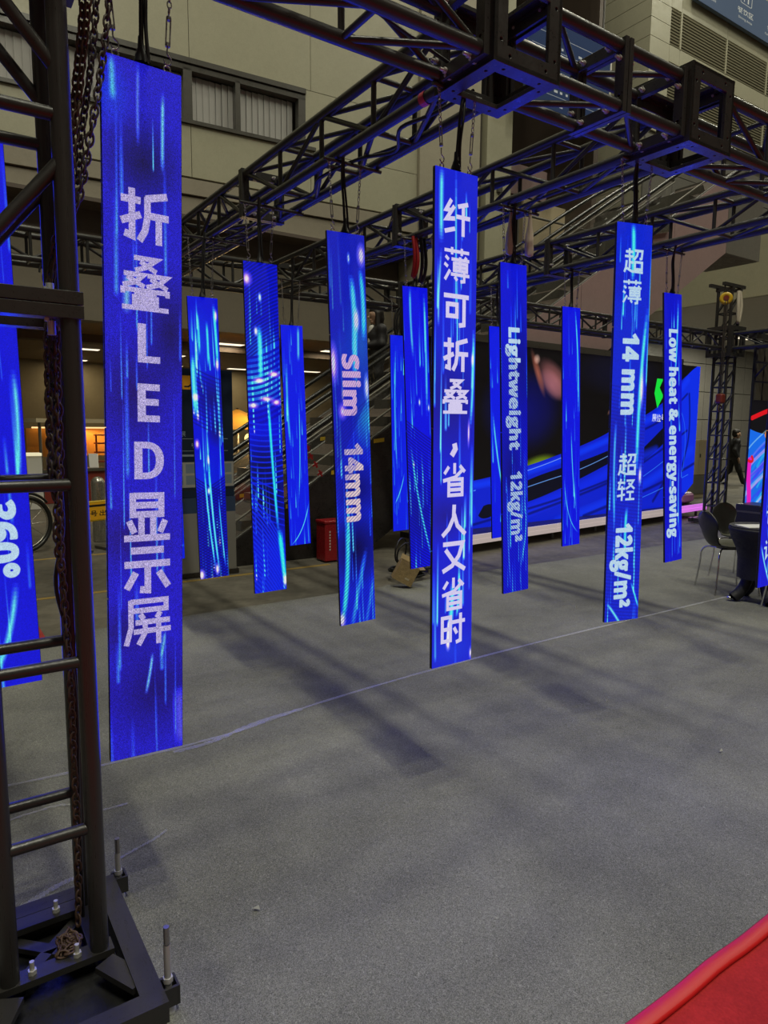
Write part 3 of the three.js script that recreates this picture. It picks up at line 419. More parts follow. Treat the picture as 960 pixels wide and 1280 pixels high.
{
  const t = thing('red_carpet', 'bright red carpet with a taped glossy border beside the grey carpet', 'carpet', [0, 0, 0]);
  const a = noiseField(512, 41, [[6, 1], [30, 0.6], [128, 0.8], [256, 0.8]]);
  const map = dataTexture(512, (i) => { const v = a[i] - 0.5; return [176 + 60 * v, 34 + 24 * v, 36 + 24 * v]; }, true); 
  part('pile', uvBox(new THREE.BoxGeometry(18, 0.02, 4).translate(5, 0.012, 1.035), 1.2), new THREE.MeshStandardMaterial({ map, roughness: 1, bumpMap: grainMap, bumpScale: 0.001 }), t);
  const strip = [], r = rng(9); for (let x = -3.9; x < 13.9; x += 0.16) strip.push([x, 0.023 + 0.006 * r(), -0.965 + 0.008 * (r() - 0.5)]);
  const g = new THREE.TubeGeometry(new THREE.CatmullRomCurve3(strip.map((q) => V(...q))), 260, 0.026, 8); g.scale(1, 0.4, 1).translate(0, 0.016, 0);
  part('border_tape', g, std(lin(0.62, 0.012, 0.014), 0.7), t);
}
{
  const t = part('red_mat', uvBox(new THREE.BoxGeometry(2.4, 0.012, 1.0).translate(-0.5, 0.004, -5.95)), std(lin(0.35, 0.03, 0.03), 1), scene); tag(t, 'strip of red carpet beyond the grey one, seen past the tower', 'carpet');
}
// clear plastic film taped over the seam of the carpet
const film = new THREE.MeshPhysicalMaterial({ color: 0xffffff, roughness: 0.42, transmission: 0.9, thickness: 0, ior: 1.5, bumpMap: grainMap, bumpScale: 0.003 });
function filmStrip(label, pts, width) {
  const c = new THREE.CatmullRomCurve3(pts.map(([x, z]) => V(x, 0, z))), n = 60, pos = [], uv = [], idx = [], r = rng(pts.length * 13 + Math.round(width * 1000));
  for (let i = 0; i <= n; i++) {
    const p = c.getPoint(i / n), t = c.getTangent(i / n), sx = -t.z, sz = t.x, w = width * (0.7 + 0.6 * r());
    for (const k of [-1, -0.3, 0.3, 1]) { pos.push(p.x + sx * w * k / 2, 0.0145 + 0.006 * r() * (1 - k * k), p.z + sz * w * k / 2); uv.push(i * 0.1, k); }
    if (i) for (let j = 0; j < 3; j++) { const a = (i - 1) * 4 + j, b = i * 4 + j; idx.push(a, a + 1, b, b, a + 1, b + 1); }
  }
  const g = new THREE.BufferGeometry(); g.setAttribute('position', new THREE.Float32BufferAttribute(pos, 3)); g.setAttribute('uv', new THREE.Float32BufferAttribute(uv, 2)); g.setIndex(idx); g.computeVertexNormals();
  tag(part('plastic_film', g, film, scene), label, 'plastic film');
}
filmStrip('long clear plastic film strip along the carpet seam under the banners', [[0.1, -3.29], [0.44, -3.255], [1.0, -3.225], [1.3, -3.24], [1.82, -3.33], [3.07, -3.42], [5.8, -3.44], [6.4, -3.44]], 0.022);
filmStrip('second clear film strip splitting off beside the carpet seam', [[0.936, -3.19], [1.125, -3.195], [1.416, -3.28], [1.7, -3.31]], 0.03);
filmStrip('crumpled clear film ribbon lying behind the tower base', [[0.165, -2.373], [0.245, -2.411], [0.325, -2.442], [0.40, -2.45]], 0.022);
filmStrip('short clear film ribbon starting at the threaded jack rod', [[0.50, -2.47], [0.599, -2.505], [0.666, -2.527], [0.715, -2.558]], 0.012);
filmStrip('faint clear film ribbon between the tower and the carpet seam', [[0.12, -2.955], [0.292, -2.982], [0.42, -2.97], [0.528, -2.85], [0.638, -2.841]], 0.014);
{
  const r = rng(3), g = new THREE.TetrahedronGeometry(0.012);
  for (const [x, z, what] of [[3.25, -2.45, 'beside the middle of the grey carpet'], [4.75, -3.95, 'in front of the low stage'], [0.83, -1.95, 'beside the threaded jack rods'], [3.2, -1.72, 'in the carpet fold']]) tag(part('paper_scrap', g, M.paper, scene, [x, 0.018, z], [r() * 3, r() * 3, r() * 3], [1.6, 0.5, 1]), 'tiny white paper scrap lying ' + what, 'scrap');
}

// ---------------------------------------------------------------- trusses, corner blocks, towers
const H = 0.115, TUBE = 0.025, BRACE = 0.0125;
const boltGeo = mergeGeometries([new THREE.CylinderGeometry(0.011, 0.011, 0.016, 6).rotateZ(Math.PI / 2), new THREE.CylinderGeometry(0.006, 0.006, 0.05, 8).rotateZ(Math.PI / 2)]);
function ringGeo(outer, bar, thick, holes) {
  const a = outer / 2, b = a - bar, s = new THREE.Shape([[-a, -a], [a, -a], [a, a], [-a, a]].map((p) => new THREE.Vector2(...p)));
  s.holes.push(new THREE.Path([[-b, -b], [-b, b], [b, b], [b, -b]].map((p) => new THREE.Vector2(...p))));
  if (holes) for (const k of [-0.5, 0.5]) for (const m of [-1, 1]) for (const f of [0, 1]) { const u = k * a * 1.1, v = m * (a - bar / 2), h = new THREE.Path(); h.absarc(f ? u : v, f ? v : u, 0.0075, 0, 6.2832, true); s.holes.push(h); }
  return uvBox(new THREE.ExtrudeGeometry(s, { depth: thick, bevelEnabled: true, bevelSize: 0.0015, bevelThickness: 0.0015, bevelSegments: 1, curveSegments: 6 }).translate(0, 0, -thick / 2));
}
const ringTruss = ringGeo(0.285, 0.045, 0.022, true).rotateY(Math.PI / 2), ringBlock = ringGeo(0.33, 0.06, 0.014, true);
function endFrame(parent, x, bolts) {
  const f = part('end_frame', ringTruss, M.blackPlate, parent, [x, 0, 0]);
  if (bolts) for (const [y, z] of [[-1, 0.55], [-1, -0.55], [1, 0.55], [1, -0.55], [0.55, 1], [-0.55, -1]]) part('bolt', boltGeo, M.bolt, f, [bolts * 0.016, y * 0.12, z * 0.12]);
  return f;
}
function truss(label, start, turn, L, o = {}) {
  const t = thing('truss_beam', label, 'truss', start, turn, o.group);
  const side = o.side ?? true;
  for (const y of [-H, H]) for (const z of [-H, H]) rod('main_tube', V(0, y, z), V(L, y, z), TUBE, M.black, t);
  const cuts = [0, ...(o.joints ?? []), L];
  for (let k = 0; k + 1 < cuts.length; k++) {
    const a = cuts[k] + 0.03, b = cuts[k + 1] - 0.03, n = Math.max(1, Math.round((b - a) / (o.step ?? 0.44)));
    endFrame(t, a - 0.015, k ? 1 : 0); endFrame(t, b + 0.015, o.bolts === false ? 0 : -1);
    for (let i = 0; i < n; i++) {
      const x0 = a + (b - a) * i / n, x1 = a + (b - a) * (i + 1) / n, f = (i + k) % 2;
      for (const z of [-H, H]) { if (i) rod('brace', V(x0, -H, z), V(x0, H, z), BRACE, M.black, t); if (side) rod('brace', V(f ? x0 : x1, -H, z), V(f ? x1 : x0, H, z), BRACE, M.black, t); }
      for (const y of [-H, H]) { if (i) rod('brace', V(x0, y, -H), V(x0, y, H), BRACE, M.black, t); rod('brace', V(f ? x0 : x1, y, y * (i % 2 ? 1 : -1)), V(f ? x1 : x0, y, -y * (i % 2 ? 1 : -1)), BRACE, M.black, t); }
    }
  }
  return t;
}
function cornerBlock(label, x, y, z, group) {
  const t = thing('corner_block', label, 'truss joint', [x, y, z], 0, group), a = 0.158;
  for (const s of [-1, 1]) {
    part('face_plate', ringBlock, M.blackPlate, t, [0, 0, s * a]);
    const e = part('face_plate', ringBlock, M.blackPlate, t, [s * a, 0, 0], [0, Math.PI / 2, 0]);
    part('face_plate', ringBlock, M.blackPlate, t, [0, s * a, 0], [Math.PI / 2, 0, 0]);
    for (const [u, v] of [[-0.07, 0.135], [0.07, 0.135], [-0.07, -0.135], [0.07, -0.135]]) part('bolt', boltGeo, M.bolt, e, [u, v, s * 0.012], [0, Math.PI / 2, 0]);
    for (const r of [-1, 1]) { block('corner_post', [s * 0.15, 0, r * 0.15], [0.022, 0.32, 0.022], M.blackPlate, t); block('corner_post', [s * 0.15, r * 0.15, 0], [0.022, 0.022, 0.32], M.blackPlate, t); block('corner_post', [0, s * 0.15, r * 0.15], [0.32, 0.022, 0.022], M.blackPlate, t); }
  }
  return t;
}
const TY = 3.035, NZ = -2.07, FZ = -6.465, B = [0.15, 1.905, 3.075, 4.65], QUARTER = Math.PI / 2;
// run along the front edge, above the first row of banners
truss('black box truss above the first banner, from the lattice tower to a corner block', [0.42, TY, NZ], 0, 1.905 - 0.165 - 0.42, { step: 0.45 });
cornerBlock('black corner block over the banner with twelve Chinese characters', B[1], TY, NZ);
truss('short black truss piece between the two corner blocks', [2.07, TY, NZ], 0, 0.84, { joints: [0.43], step: 0.5, side: false });
cornerBlock('black corner block over the banner mixing Chinese characters and sideways 14mm', B[2], TY, NZ);
truss('black truss running out of the frame past the second corner block', [3.24, TY, NZ], 0, 1.24, { step: 0.42 });
cornerBlock('black corner block out of view at the end of the third cross truss', B[3], TY, NZ);
// runs away from the camera
const away = 4.1;
truss('black truss leading back from the lattice tower', [B[0], TY, NZ - 0.165], QUARTER, away, { joints: [1.98] });
truss('black cross truss carrying the Slim lettered banner and the striped banner', [B[1], TY, NZ - 0.165], QUARTER, away, { joints: [1.98] });
truss('black cross truss carrying the Lightweight lettered banner', [B[2], TY, NZ - 0.165], QUARTER, away, { joints: [1.98] });
truss('black cross truss carrying the Low heat lettered banner', [B[3], TY, NZ - 0.165], QUARTER, away, { joints: [1.98] });
// run along the back edge
truss('long black truss closing the back of the frame in front of the big screen', [0.39, TY, FZ], 0, 10.55, { joints: [1.35, 2.6, 4.1, 6, 7.9] });
truss('black truss going off from the far chain hoist tower', [11.2, TY, FZ + 0.2], -QUARTER, 4.2, { joints: [2] });

function towerRings(t, ys, bolts) { for (const y of ys) { const r = part('joint_frame', ringGeo(0.285, 0.055, 0.03, true).rotateX(QUARTER), M.blackPlate, t, [0, y, 0]); if (bolts) for (const [x, z] of [[0.06, 0.115], [-0.06, 0.115], [0.115, -0.06], [-0.06, -0.115]]) part('bolt', boltGeo, M.zinc, r, [x, 0, z], [0, 0, QUARTER]); } }
function sleeve(t) {
  for (const y of [2.82, 3.25]) for (const s of [-1, 1]) { block('sleeve_bar', [0, y, s * 0.185], [0.43, 0.06, 0.06], M.blackPlate, t); block('sleeve_bar', [s * 0.185, y, 0], [0.06, 0.06, 0.31], M.blackPlate, t); }
  for (const sx of [-1, 1]) for (const sz of [-1, 1]) block('sleeve_post', [sx * 0.185, 3.035, sz * 0.185], [0.06, 0.37, 0.06], M.blackPlate, t);
}
function boom(t) {
  for (const s of [-1, 1]) { block('top_bar', [-0.06, 3.93, s * 0.115], [0.62, 0.05, 0.05], M.blackPlate, t); block('top_bar', [s * 0.115, 3.88, 0], [0.05, 0.05, 0.3], M.blackPlate, t); }
}
{
  const t = thing('lattice_tower', 'tall black lattice tower on a bolted steel base beside the first banner', 'tower', [0.23, 0, NZ]);
  for (const x of [-H, H]) for (const z of [-H, H]) rod('main_tube', V(x, 0.09, z), V(x, 3.9, z), TUBE, M.black, t);
  const RB = 0.0165, seg = (a, b) => rod('brace', V(...a), V(...b), RB, M.black, t);
  for (const y of [0.47, 0.955, 1.44, 2.36]) for (const s of [-1, 1]) { seg([-H, y, s * H], [H, y, s * H]); }
  for (const s of [-1, 1]) { seg([-H, 1.97, s * H], [H, 2.26, s * H]); seg([H, 2.46, s * H], [-H, 2.72, s * H]); seg([-H, 2.72, s * H], [H, 2.98, s * H]); seg([-H, 3.3, s * H], [H, 3.55, s * H]); }
  for (const y of [0.4, 0.9, 1.4, 2.3]) seg([-H, y, -H], [-H, y, H]);
  towerRings(t, [1.8825, 1.9175], true); sleeve(t); boom(t);
  for (const [y, h] of [[1.948, 0.018], [1.845, 0.035]]) part('chain_bolt', new THREE.CylinderGeometry(0.011, 0.011, h, 6), M.zinc, t, [0.075, y, 0.085]);
  // steel base
  const b = new THREE.Group(); b.name = 'base_frame'; t.add(b);
  const y = 0.065, OX = 0.195, ZF = 0.385, ZB = -0.175, ZM = (ZF + ZB) / 2;
  block('bottom_plate', [0, 0.022, ZM], [2 * OX, 0.012, ZF - ZB], M.darkShell, b);
  for (const z of [ZF, ZB]) block('outer_beam', [0, y, z], [2 * OX + 0.06, 0.06, 0.06], M.blackPlate, b);
  for (const s of [-1, 1]) { block('outer_beam', [s * OX, y, ZM], [0.06, 0.06, ZF - ZB - 0.06], M.blackPlate, b); block('corner_web', [s * 0.15, 0.08, 0.235], [0.15, 0.018, 0.06], M.blackPlate, b, [0, -s * 1.1, 0]); }
  for (const s of [-1, 1]) { block('inner_bar', [0, 0.085, s * H], [0.30, 0.02, 0.055], M.blackPlate, b); block('inner_bar', [s * H, 0.085, 0], [0.055, 0.02, 0.175], M.blackPlate, b); }
  for (const a of [1, -1]) { block('cross_bar', [0, 0.055, 0], [0.30, 0.016, 0.035], M.blackPlate, b, [0, a * Math.PI / 4, 0]); }
  for (const [x, z] of [[0.055, H], [-0.06, H], [0.035, -H], [-0.115, 0.02]]) { part('base_bolt', new THREE.CylinderGeometry(0.012, 0.012, 0.012, 6), M.bolt, b, [x, 0.101, z]); part('base_bolt', new THREE.CylinderGeometry(0.0065, 0.0065, 0.03, 8), M.bolt, b, [x, 0.116, z]); }
  for (const [x, z, h] of [[0.243, 0.345, 0.255], [0.240, -0.20, 0.22]]) {
    const j = new THREE.Group(); j.name = 'jack'; j.position.set(x, 0, z); t.add(j);
    const pts = []; for (let i = 0; i <= 90; i++) pts.push(new THREE.Vector2(i % 2 ? 0.0082 : 0.0098, 0.02 + (h - 0.07) * i / 90));
    part('threaded_rod', new THREE.LatheGeometry(pts, 10), M.zinc, j);
    rod('rod_end', V(0, h - 0.05, 0), V(0, h, 0), 0.0080, M.steelChain, j);
    for (const q of [-1, 1]) block('jack_bracket', [0.0, 0.062, q * 0.022], [0.04, 0.055, 0.008], M.blackPlate, j); block('jack_bracket', [0.022, 0.062, 0], [0.006, 0.055, 0.052], M.blackPlate, j);
    part('lock_nut', new THREE.CylinderGeometry(0.014, 0.014, 0.014, 6), M.zinc, j, [0, 0.1, 0]);
    part('foot', new THREE.CylinderGeometry(0.014, 0.02, 0.02, 12), M.zinc, j, [0, 0.018, 0]);
  }
}
{
  const t = thing('hoist_tower', 'far black lattice tower with a yellow pulley on top', 'tower', [11.25, 0, FZ]);
  for (const x of [-H, H]) for (const z of [-H, H]) rod('main_tube', V(x, 0.09, z), V(x, 3.9, z), TUBE, M.black, t);
  for (let y = 0.3, i = 0; y < 3.8; y += 0.4, i++) for (const s of [-1, 1]) {
    rod('brace', V(-H, y, s * H), V(H, y, s * H), BRACE, M.black, t); rod('brace', V(s * H, y, -H), V(s * H, y, H), BRACE, M.black, t);
    rod('brace', V(-H, y, s * H), V(H, y + 0.3, s * H), BRACE, M.black, t); rod('brace', V(s * H, y, -H), V(s * H, y + 0.3, H), BRACE, M.black, t);
  }
  sleeve(t); boom(t);
  for (const s of [-1, 1]) { block('base_bar', [0, 0.05, s * 0.25], [0.6, 0.07, 0.07], M.blackPlate, t); block('base_bar', [s * 0.25, 0.05, 0], [0.07, 0.07, 0.5], M.blackPlate, t); }
  const w = part('pulley', new THREE.TorusGeometry(0.065, 0.035, 10, 24), M.yellow, t, [-0.3, 3.70, 0.13], [0, -1.0, 0]);
  part('pulley_hub', new THREE.CylinderGeometry(0.042, 0.042, 0.08, 16).rotateX(QUARTER), M.maroon, w);
  rod('pulley_hanger', V(-0.3, 3.74, 0.1), V(-0.3, 3.93, 0.1), 0.012, M.blackPlate, t);
  for (const [x, z] of [[-0.37, 0.16], [-0.33, 0.18], [-0.26, 0.12]]) rod('hoist_rope', V(x, 2.2, z), V(x, 3.68, z), 0.006, M.chainDark, t, true);
  const h = part('hoist_body', new RoundedBoxGeometry(0.13, 0.16, 0.12, 3, 0.035), M.maroon, t, [-0.32, 2.1, 0.16]);
  part('hoist_hook', new THREE.TorusGeometry(0.05, 0.014, 8, 16, 4.4), M.rust, h, [0, -0.16, 0]);
  part('sling', tubeGeo([[0.02, 3.85, 0.15], [0.0, 3.6, 0.17], [0.05, 3.35, 0.16], [0.09, 3.6, 0.17], [0.06, 3.85, 0.15]], 0.028, 30), M.cream, t);
}

// ---------------------------------------------------------------- chains
const linkGeo = new THREE.TorusGeometry(0.0092, 0.0032, 6, 12).scale(1, 1.75, 1);
function chain(name, label, pts, mat, group, pitch = 0.0232) {
  const curve = new THREE.CatmullRomCurve3(pts.map((p) => V(...p))), n = Math.floor(curve.getLength() / pitch), t = thing(name, label, 'chain', pts[0], 0, group), r = rng(Math.round(pts[0][0] * 9999 + pts[0][2] * 777));
  const twist = r() * 3, o = V(...pts[0]);
  for (let i = 0; i < n; i++) {
    const u = (i + 0.5) / n, p = curve.getPointAt(u), d = curve.getTangentAt(u), m = part('chain_link', linkGeo, mat, t);
    m.position.copy(p).sub(o); m.quaternion.setFromUnitVectors(UP, d).multiply(new THREE.Quaternion().setFromAxisAngle(UP, twist + (i % 2 ? QUARTER : 0) + 0.35 * (r() - 0.5) + i * 0.03));
  }
  return t;
}
const tail = (x, z) => [[x, 2.17, z], [0.345, 2.10, z], [0.332, 2.04, -2.07], [0.318, 1.96, -2.07], [0.31, 1.89, -2.07]];
chain('hoist_chain', 'brownish hoist chain strand farthest from the first banner, falling into the tower', [[0.438, 2.95, -2.07], [0.432, 2.708, -2.07], [0.407, 2.504, -2.07], [0.38, 2.298, -2.07], ...tail(0.371, -2.07)], M.rust);
chain('hoist_chain', 'brownish hoist chain strand next to the outermost one, falling into the tower', [[0.452, 2.95, -2.06], [0.444, 2.707, -2.06], [0.417, 2.503, -2.06], [0.389, 2.317, -2.06], ...tail(0.371, -2.055)], M.rust);
chain('hoist_chain', 'dark hoist chain strand in the middle of the hanging bundle', [[0.478, 2.95, -2.08], [0.468, 2.725, -2.08], [0.449, 2.56, -2.08], [0.42, 2.391, -2.08], ...tail(0.386, -2.08)], M.chainDark);
chain('hoist_chain', 'dark hoist chain strand crossing the top corner of the first banner', [[0.49, 2.95, -2.0], [0.484, 2.714, -2.0], [0.462, 2.55, -2.0], [0.43, 2.382, -2.0], ...tail(0.386, -2.04)], M.chainDark);
chain('hoist_chain', 'slack chain strand inside the tower closest to the back tube', [[0.31, 1.89, -2.07], [0.306, 1.78, -2.07], [0.302, 1.663, -2.07], [0.3, 1.446, -2.07], [0.303, 1.40, -2.06], [0.309, 1.5, -2.05]], M.chainDark);
chain('hoist_chain', 'long slack chain strand in the middle of the tower', [[0.315, 1.89, -2.05], [0.313, 1.663, -2.05], [0.309, 1.447, -2.05], [0.302, 1.269, -2.05], [0.308, 1.22, -2.055], [0.313, 1.3, -2.06]], M.chainDark);
chain('hoist_chain', 'rusty chain strand hanging inside the tower beside the corner tube', [[0.326, 1.89, -2.07], [0.324, 1.621, -2.07], [0.314, 1.356, -2.07], [0.315, 1.105, -2.07]], M.rust);
chain('hoist_chain', 'rusty chain strand reaching down to the steel base of the tower', [[0.315, 1.10, -2.07], [0.321, 0.868, -2.07], [0.319, 0.626, -2.07], [0.318, 0.375, -2.07], [0.312, 0.2, -2.065], [0.305, 0.12, -2.05]], M.rust);
chain('hoist_chain', 'slack chain strand inside the tower just under the shiny bolt', [[0.302, 1.86, -2.03], [0.298, 1.7, -2.03], [0.296, 1.52, -2.03], [0.30, 1.42, -2.035]], M.chainDark);
chain('hoist_chain', 'rusty chain strand between the slack strands inside the tower', [[0.322, 1.86, -2.03], [0.32, 1.7, -2.03], [0.316, 1.5, -2.03], [0.31, 1.36, -2.035], [0.306, 1.2, -2.04]], M.rust);
{
  const pts = [], r = rng(15); for (let i = 0; i < 26; i++) { const a = i * 1.25, q = 0.012 + 0.024 * r(); pts.push([0.285 + q * Math.cos(a) - 0.001 * i, 0.102 + 0.012 * r() + 0.006 * Math.sin(i), -2.02 + q * Math.sin(a) + 0.001 * i]); }
  chain('hoist_chain', 'small heap of rusty chain lying on the tower base', pts, M.rust);
}
{
  const r = rng(8);   // rope-like cable inside the tower
  tag(part('cable', tubeGeo([[0.318, 1.55, -2.09], [0.325, 1.3, -2.1], [0.30, 1.15, -2.1], [0.322, 1.0, -2.1], [0.335, 0.8, -2.09], [0.33, 0.5, -2.09], [0.325, 0.12, -2.08]], 0.006, 60), M.cable, scene), 'thin black cable running down inside the lattice tower', 'cable');
}

// ---------------------------------------------------------------- the LED banners
const BW = 0.22, BH = 2.0;
const shellGeo = uvBox(new RoundedBoxGeometry(BW, BH / 4 - 0.003, 0.014, 2, 0.003)), faceGeo = new THREE.PlaneGeometry(BW - 0.004, BH - 0.004), eyeGeo = new THREE.TorusGeometry(0.009, 0.0025, 6, 14);
const hookGeo = tubeGeo([[0, 0.03, 0], [0, 0.008, 0], [0.011, -0.004, 0], [0.008, -0.018, 0], [-0.004, -0.02, 0], [-0.009, -0.01, 0]], 0.0022, 24, 6);
const buckleGeo = mergeGeometries([new THREE.CylinderGeometry(0.0022, 0.0022, 0.075, 6).translate(0.0055, 0, 0), new THREE.CylinderGeometry(0.0022, 0.0022, 0.075, 6).translate(-0.0055, 0, 0), new THREE.CylinderGeometry(0.007, 0.007, 0.01, 8).translate(0, 0.035, 0), new THREE.CylinderGeometry(0.007, 0.007, 0.01, 8).translate(0, -0.035, 0)]);
function hanger(top, bottom, label) {                       // thin chain, turnbuckle and hook
  const t = thing('suspension_chain', label, 'chain', [top.x, top.y, top.z]), d = bottom.clone().sub(top), L = d.length(), g = [], n = Math.max(3, Math.floor((L - 0.13) / 0.017)), r = rng(Math.round(top.x * 1000 - top.z * 777));
  for (let i = 0; i < n; i++) g.push(new THREE.TorusGeometry(0.006, 0.0017, 5, 9).scale(1, 1.6, 1).rotateY(i % 2 ? QUARTER : 0).translate(0, -0.008 - i * 0.017, 0));
  const a = new THREE.Group(); a.name = 'hanging_line'; a.quaternion.setFromUnitVectors(V(0, -1, 0), d.clone().normalize()); t.add(a);
  part('small_links', mergeGeometries(g), M.steelChain, a).userData.kind = 'stuff';
  const y = -0.006 - n * 0.017; part('turnbuckle', buckleGeo, M.steelChain, a, [0, y - 0.04, 0]); part('hook', hookGeo, M.steelChain, a, [0, Math.min(y - 0.1, -L + 0.024), 0]);
  part('shackle', new THREE.TorusGeometry(0.009, 0.003, 6, 12), M.steelChain, t, [0, 0.002, 0], [0, r(), 0]);
}
const BANNERS = [
  [1, [0.418, 0.589, -2.072], [0.049, 0.011], 0, 'large LED banner with the letters LED among white Chinese characters', 'the banner with letters LED'],
  [2, [0.128, 0.595, -2.90], [-0.03, 0], 0, 'LED banner seen through the lattice tower, ending in a degree sign', 'the banner behind the tower'],
  [3, [1.59, 0.475, -5.66], [-0.03, 0], 0, 'sliver of a blue LED banner showing beside the letters LED', 'the sliver banner'],
  [4, [1.637, 0.486, -4.781], [-0.041, -0.014], 0, 'textless LED banner with a crosshatched lower half and pink sparks', 'the crosshatched banner'],
  [5, [1.676, 0.560, -3.895], [-0.037, -0.016], 0, 'textless LED banner with a cyan and pink band above dark curved stripes', 'the striped banner'],
  [6, [2.793, 0.496, -5.663], [-0.061, -0.03], 0, 'plain bright blue LED banner between the striped banner and the one lettered Slim', 'the plain banner by the escalator'],
  [7, [1.78, 0.557, -3.022], [-0.062, -0.036], 0, 'LED banner with sideways lettering Slim 14mm', 'the Slim banner'],
  [8, [4.036, 0.518, -5.772], [-0.043, -0.03], 0, 'blue LED banner half hidden by the textless one above the cardboard box', 'the half hidden banner by the box'],
  [9, [2.91, 0.574, -3.934], [-0.071, -0.052], 0, 'textless blue LED banner hanging above the cardboard box under a red sling', 'the banner under the red sling'],
  [10, [1.717, 0.595, -2.171], [-0.017, -0.013], 0, 'LED banner with one full column of Chinese characters and a comma', 'the full Chinese column banner'],
  [11, [4.52, 0.539, -4.8], [-0.07, -0.05], 0, 'blue LED banner mostly hidden behind the one lettered Lightweight', 'the banner behind Lightweight'],
  [12, [2.955, 0.573, -3.028], [-0.056, -0.054], 0, 'LED banner with sideways lettering Lightweight 12kg', 'the Lightweight banner'],
  [13, [4.495, 0.597, -3.911], [-0.052, -0.059], 0, 'textless blue LED banner hanging before the green glow of the big screen', 'the banner before the green glow'],
  [14, [2.89, 0.599, -2.217], [-0.02, -0.026], 13, 'LED banner mixing Chinese characters with sideways 14 mm and 12kg', 'the mixed lettered banner'],
  [15, [4.627, 0.595, -3.025], [-0.064, -0.096], 0, 'LED banner with sideways lettering Low heat and energy-saving', 'the Low heat banner'],
  [16, [4.373, 0.597, -2.2], [-0.03, 0], 0, 'LED banner cut by the picture edge in front of the black table', 'the banner by the table'],
];
for (const [n, p, lean, turn, label, short] of BANNERS) {
  const a = -turn * Math.PI / 180, ax = V(Math.cos(a), 0, -Math.sin(a));
  const c = V(...p).addScaledVector(ax, BW / 2), up = V(lean[0], BH, lean[1]).normalize(), nz = ax.clone().cross(up).normalize(), x = up.clone().cross(nz);
  const t = thing('led_banner', label, 'LED banner', [c.x, c.y, c.z]);
  t.quaternion.setFromRotationMatrix(new THREE.Matrix4().makeBasis(x, up, nz));
  for (let i = 0; i < 4; i++) part('back_shell', shellGeo, M.darkShell, t, [0, (i + 0.5) * BH / 4, 0]);
  part('led_screen', faceGeo, new THREE.MeshStandardMaterial({ color: 0x050505, roughness: 0.6, emissive: 0xffffff, emissiveMap: PICTURES[n], emissiveIntensity: 1 }), t, [0, BH / 2, 0.0075]);
  for (const s of [-1, 1]) part('hanging_eye', eyeGeo, M.steelChain, t, [s * 0.07, BH + 0.006, 0]);
  const l = new THREE.RectAreaLight(LED_BLUE, LED_LIGHT, BW - 0.01, BH - 0.02); l.name = 'led_banner_light'; l.position.set(0, BH / 2, 0.012); l.rotation.y = Math.PI; t.add(l);
  const top = c.clone().addScaledVector(up, BH);
  const truss_y = TY - H - TUBE;
  for (const s of [-1, 1]) hanger(V(top.x + ax.x * s * 0.09, truss_y - 0.02, top.z + ax.z * s * 0.09), top.clone().addScaledVector(ax, s * 0.07).addScaledVector(up, 0.015), (s < 0 ? 'thin steel chain holding the first corner of ' : 'thin steel chain holding the second corner of ') + short);
  const bx = B.reduce((u, v) => Math.abs(v - top.x) < Math.abs(u - top.x) ? v : u), hb = thing('hanger_bar', 'thin black bar under the truss above ' + short, 'bar', [top.x, truss_y - 0.0095, top.z]);
  if (p[2] > -2.5) { rod('bar_tube', V(-0.12, 0, 0), V(0.12, 0, 0), 0.009, M.black, hb); rod('bar_tube', V(0, 0, -0.12), V(0, 0, 0.2), 0.009, M.black, hb); } else rod('bar_tube', V(Math.min(-0.12, bx - H - top.x - 0.02), 0, 0), V(Math.max(0.12, bx + H - top.x + 0.02), 0, 0), 0.009, M.black, hb);
  const cab = thing('power_cable', 'black cable bundle dropping from the truss to ' + short, 'cable', [top.x, top.y, top.z]);
  const r = rng(n * 31), y = truss_y - top.y + 0.03, k = (r() - 0.5) * 0.05;
  part('cable_jacket', tubeGeo([[k * 2, y, 0.02 - k], [k, y * 0.7, 0], [k * 0.4, y * 0.35, 0], [0, 0.01, 0]], 0.0065, 20), M.cable, cab);
  part('cable_jacket', tubeGeo([[k * 2 + 0.015, y, -k], [k + 0.01, y * 0.65, 0.006], [k * 0.2 + 0.012, y * 0.3, 0.004], [0.02, 0.008, 0]], 0.0055, 20), M.cable, cab);
  part('cable_boot', new THREE.LatheGeometry([[0.022, 0], [0.018, 0.015], [0.009, 0.04], [0.007, 0.07]].map((q) => new THREE.Vector2(...q)), 12), M.cable, cab);
}
// cables tied along the trusses
function cable(label, pts, r = 0.008, n = 60) { tag(part('truss_cable', tubeGeo(pts, r, n), M.cable, scene), label, 'cable'); }
cable('black cables tied along the underside of the cross truss above the Slim banner', [[1.95, 2.95, -2.25], [1.9, 2.92, -2.45], [1.84, 2.90, -2.6], [1.95, 2.89, -2.8], [1.88, 2.9, -3.0], [1.82, 2.88, -3.3], [1.93, 2.9, -3.6], [1.86, 2.9, -3.9], [1.9, 2.9, -4.4], [1.85, 2.9, -5.2], [1.9, 2.91, -6.2]], 0.009, 120);
cable('thin black cable sagging across the cross truss above the Slim banner', [[1.98, 3.12, -2.3], [1.96, 2.98, -2.5], [1.99, 2.93, -2.75], [1.9, 2.92, -3.1]], 0.008);
cable('black cables lying in the cross truss above the Lightweight banner', [[3.1, 2.93, -2.3], [3.05, 2.91, -2.9], [3.14, 2.92, -3.6], [3.04, 2.92, -4.4], [3.1, 2.92, -5.4]], 0.009, 100);
cable('black cables lying in the cross truss above the Low heat banner', [[4.7, 2.93, -2.2], [4.6, 2.93, -2.8], [4.7, 2.92, -3.5], [4.62, 2.92, -4.3], [4.68, 2.92, -5.4]], 0.009, 100);
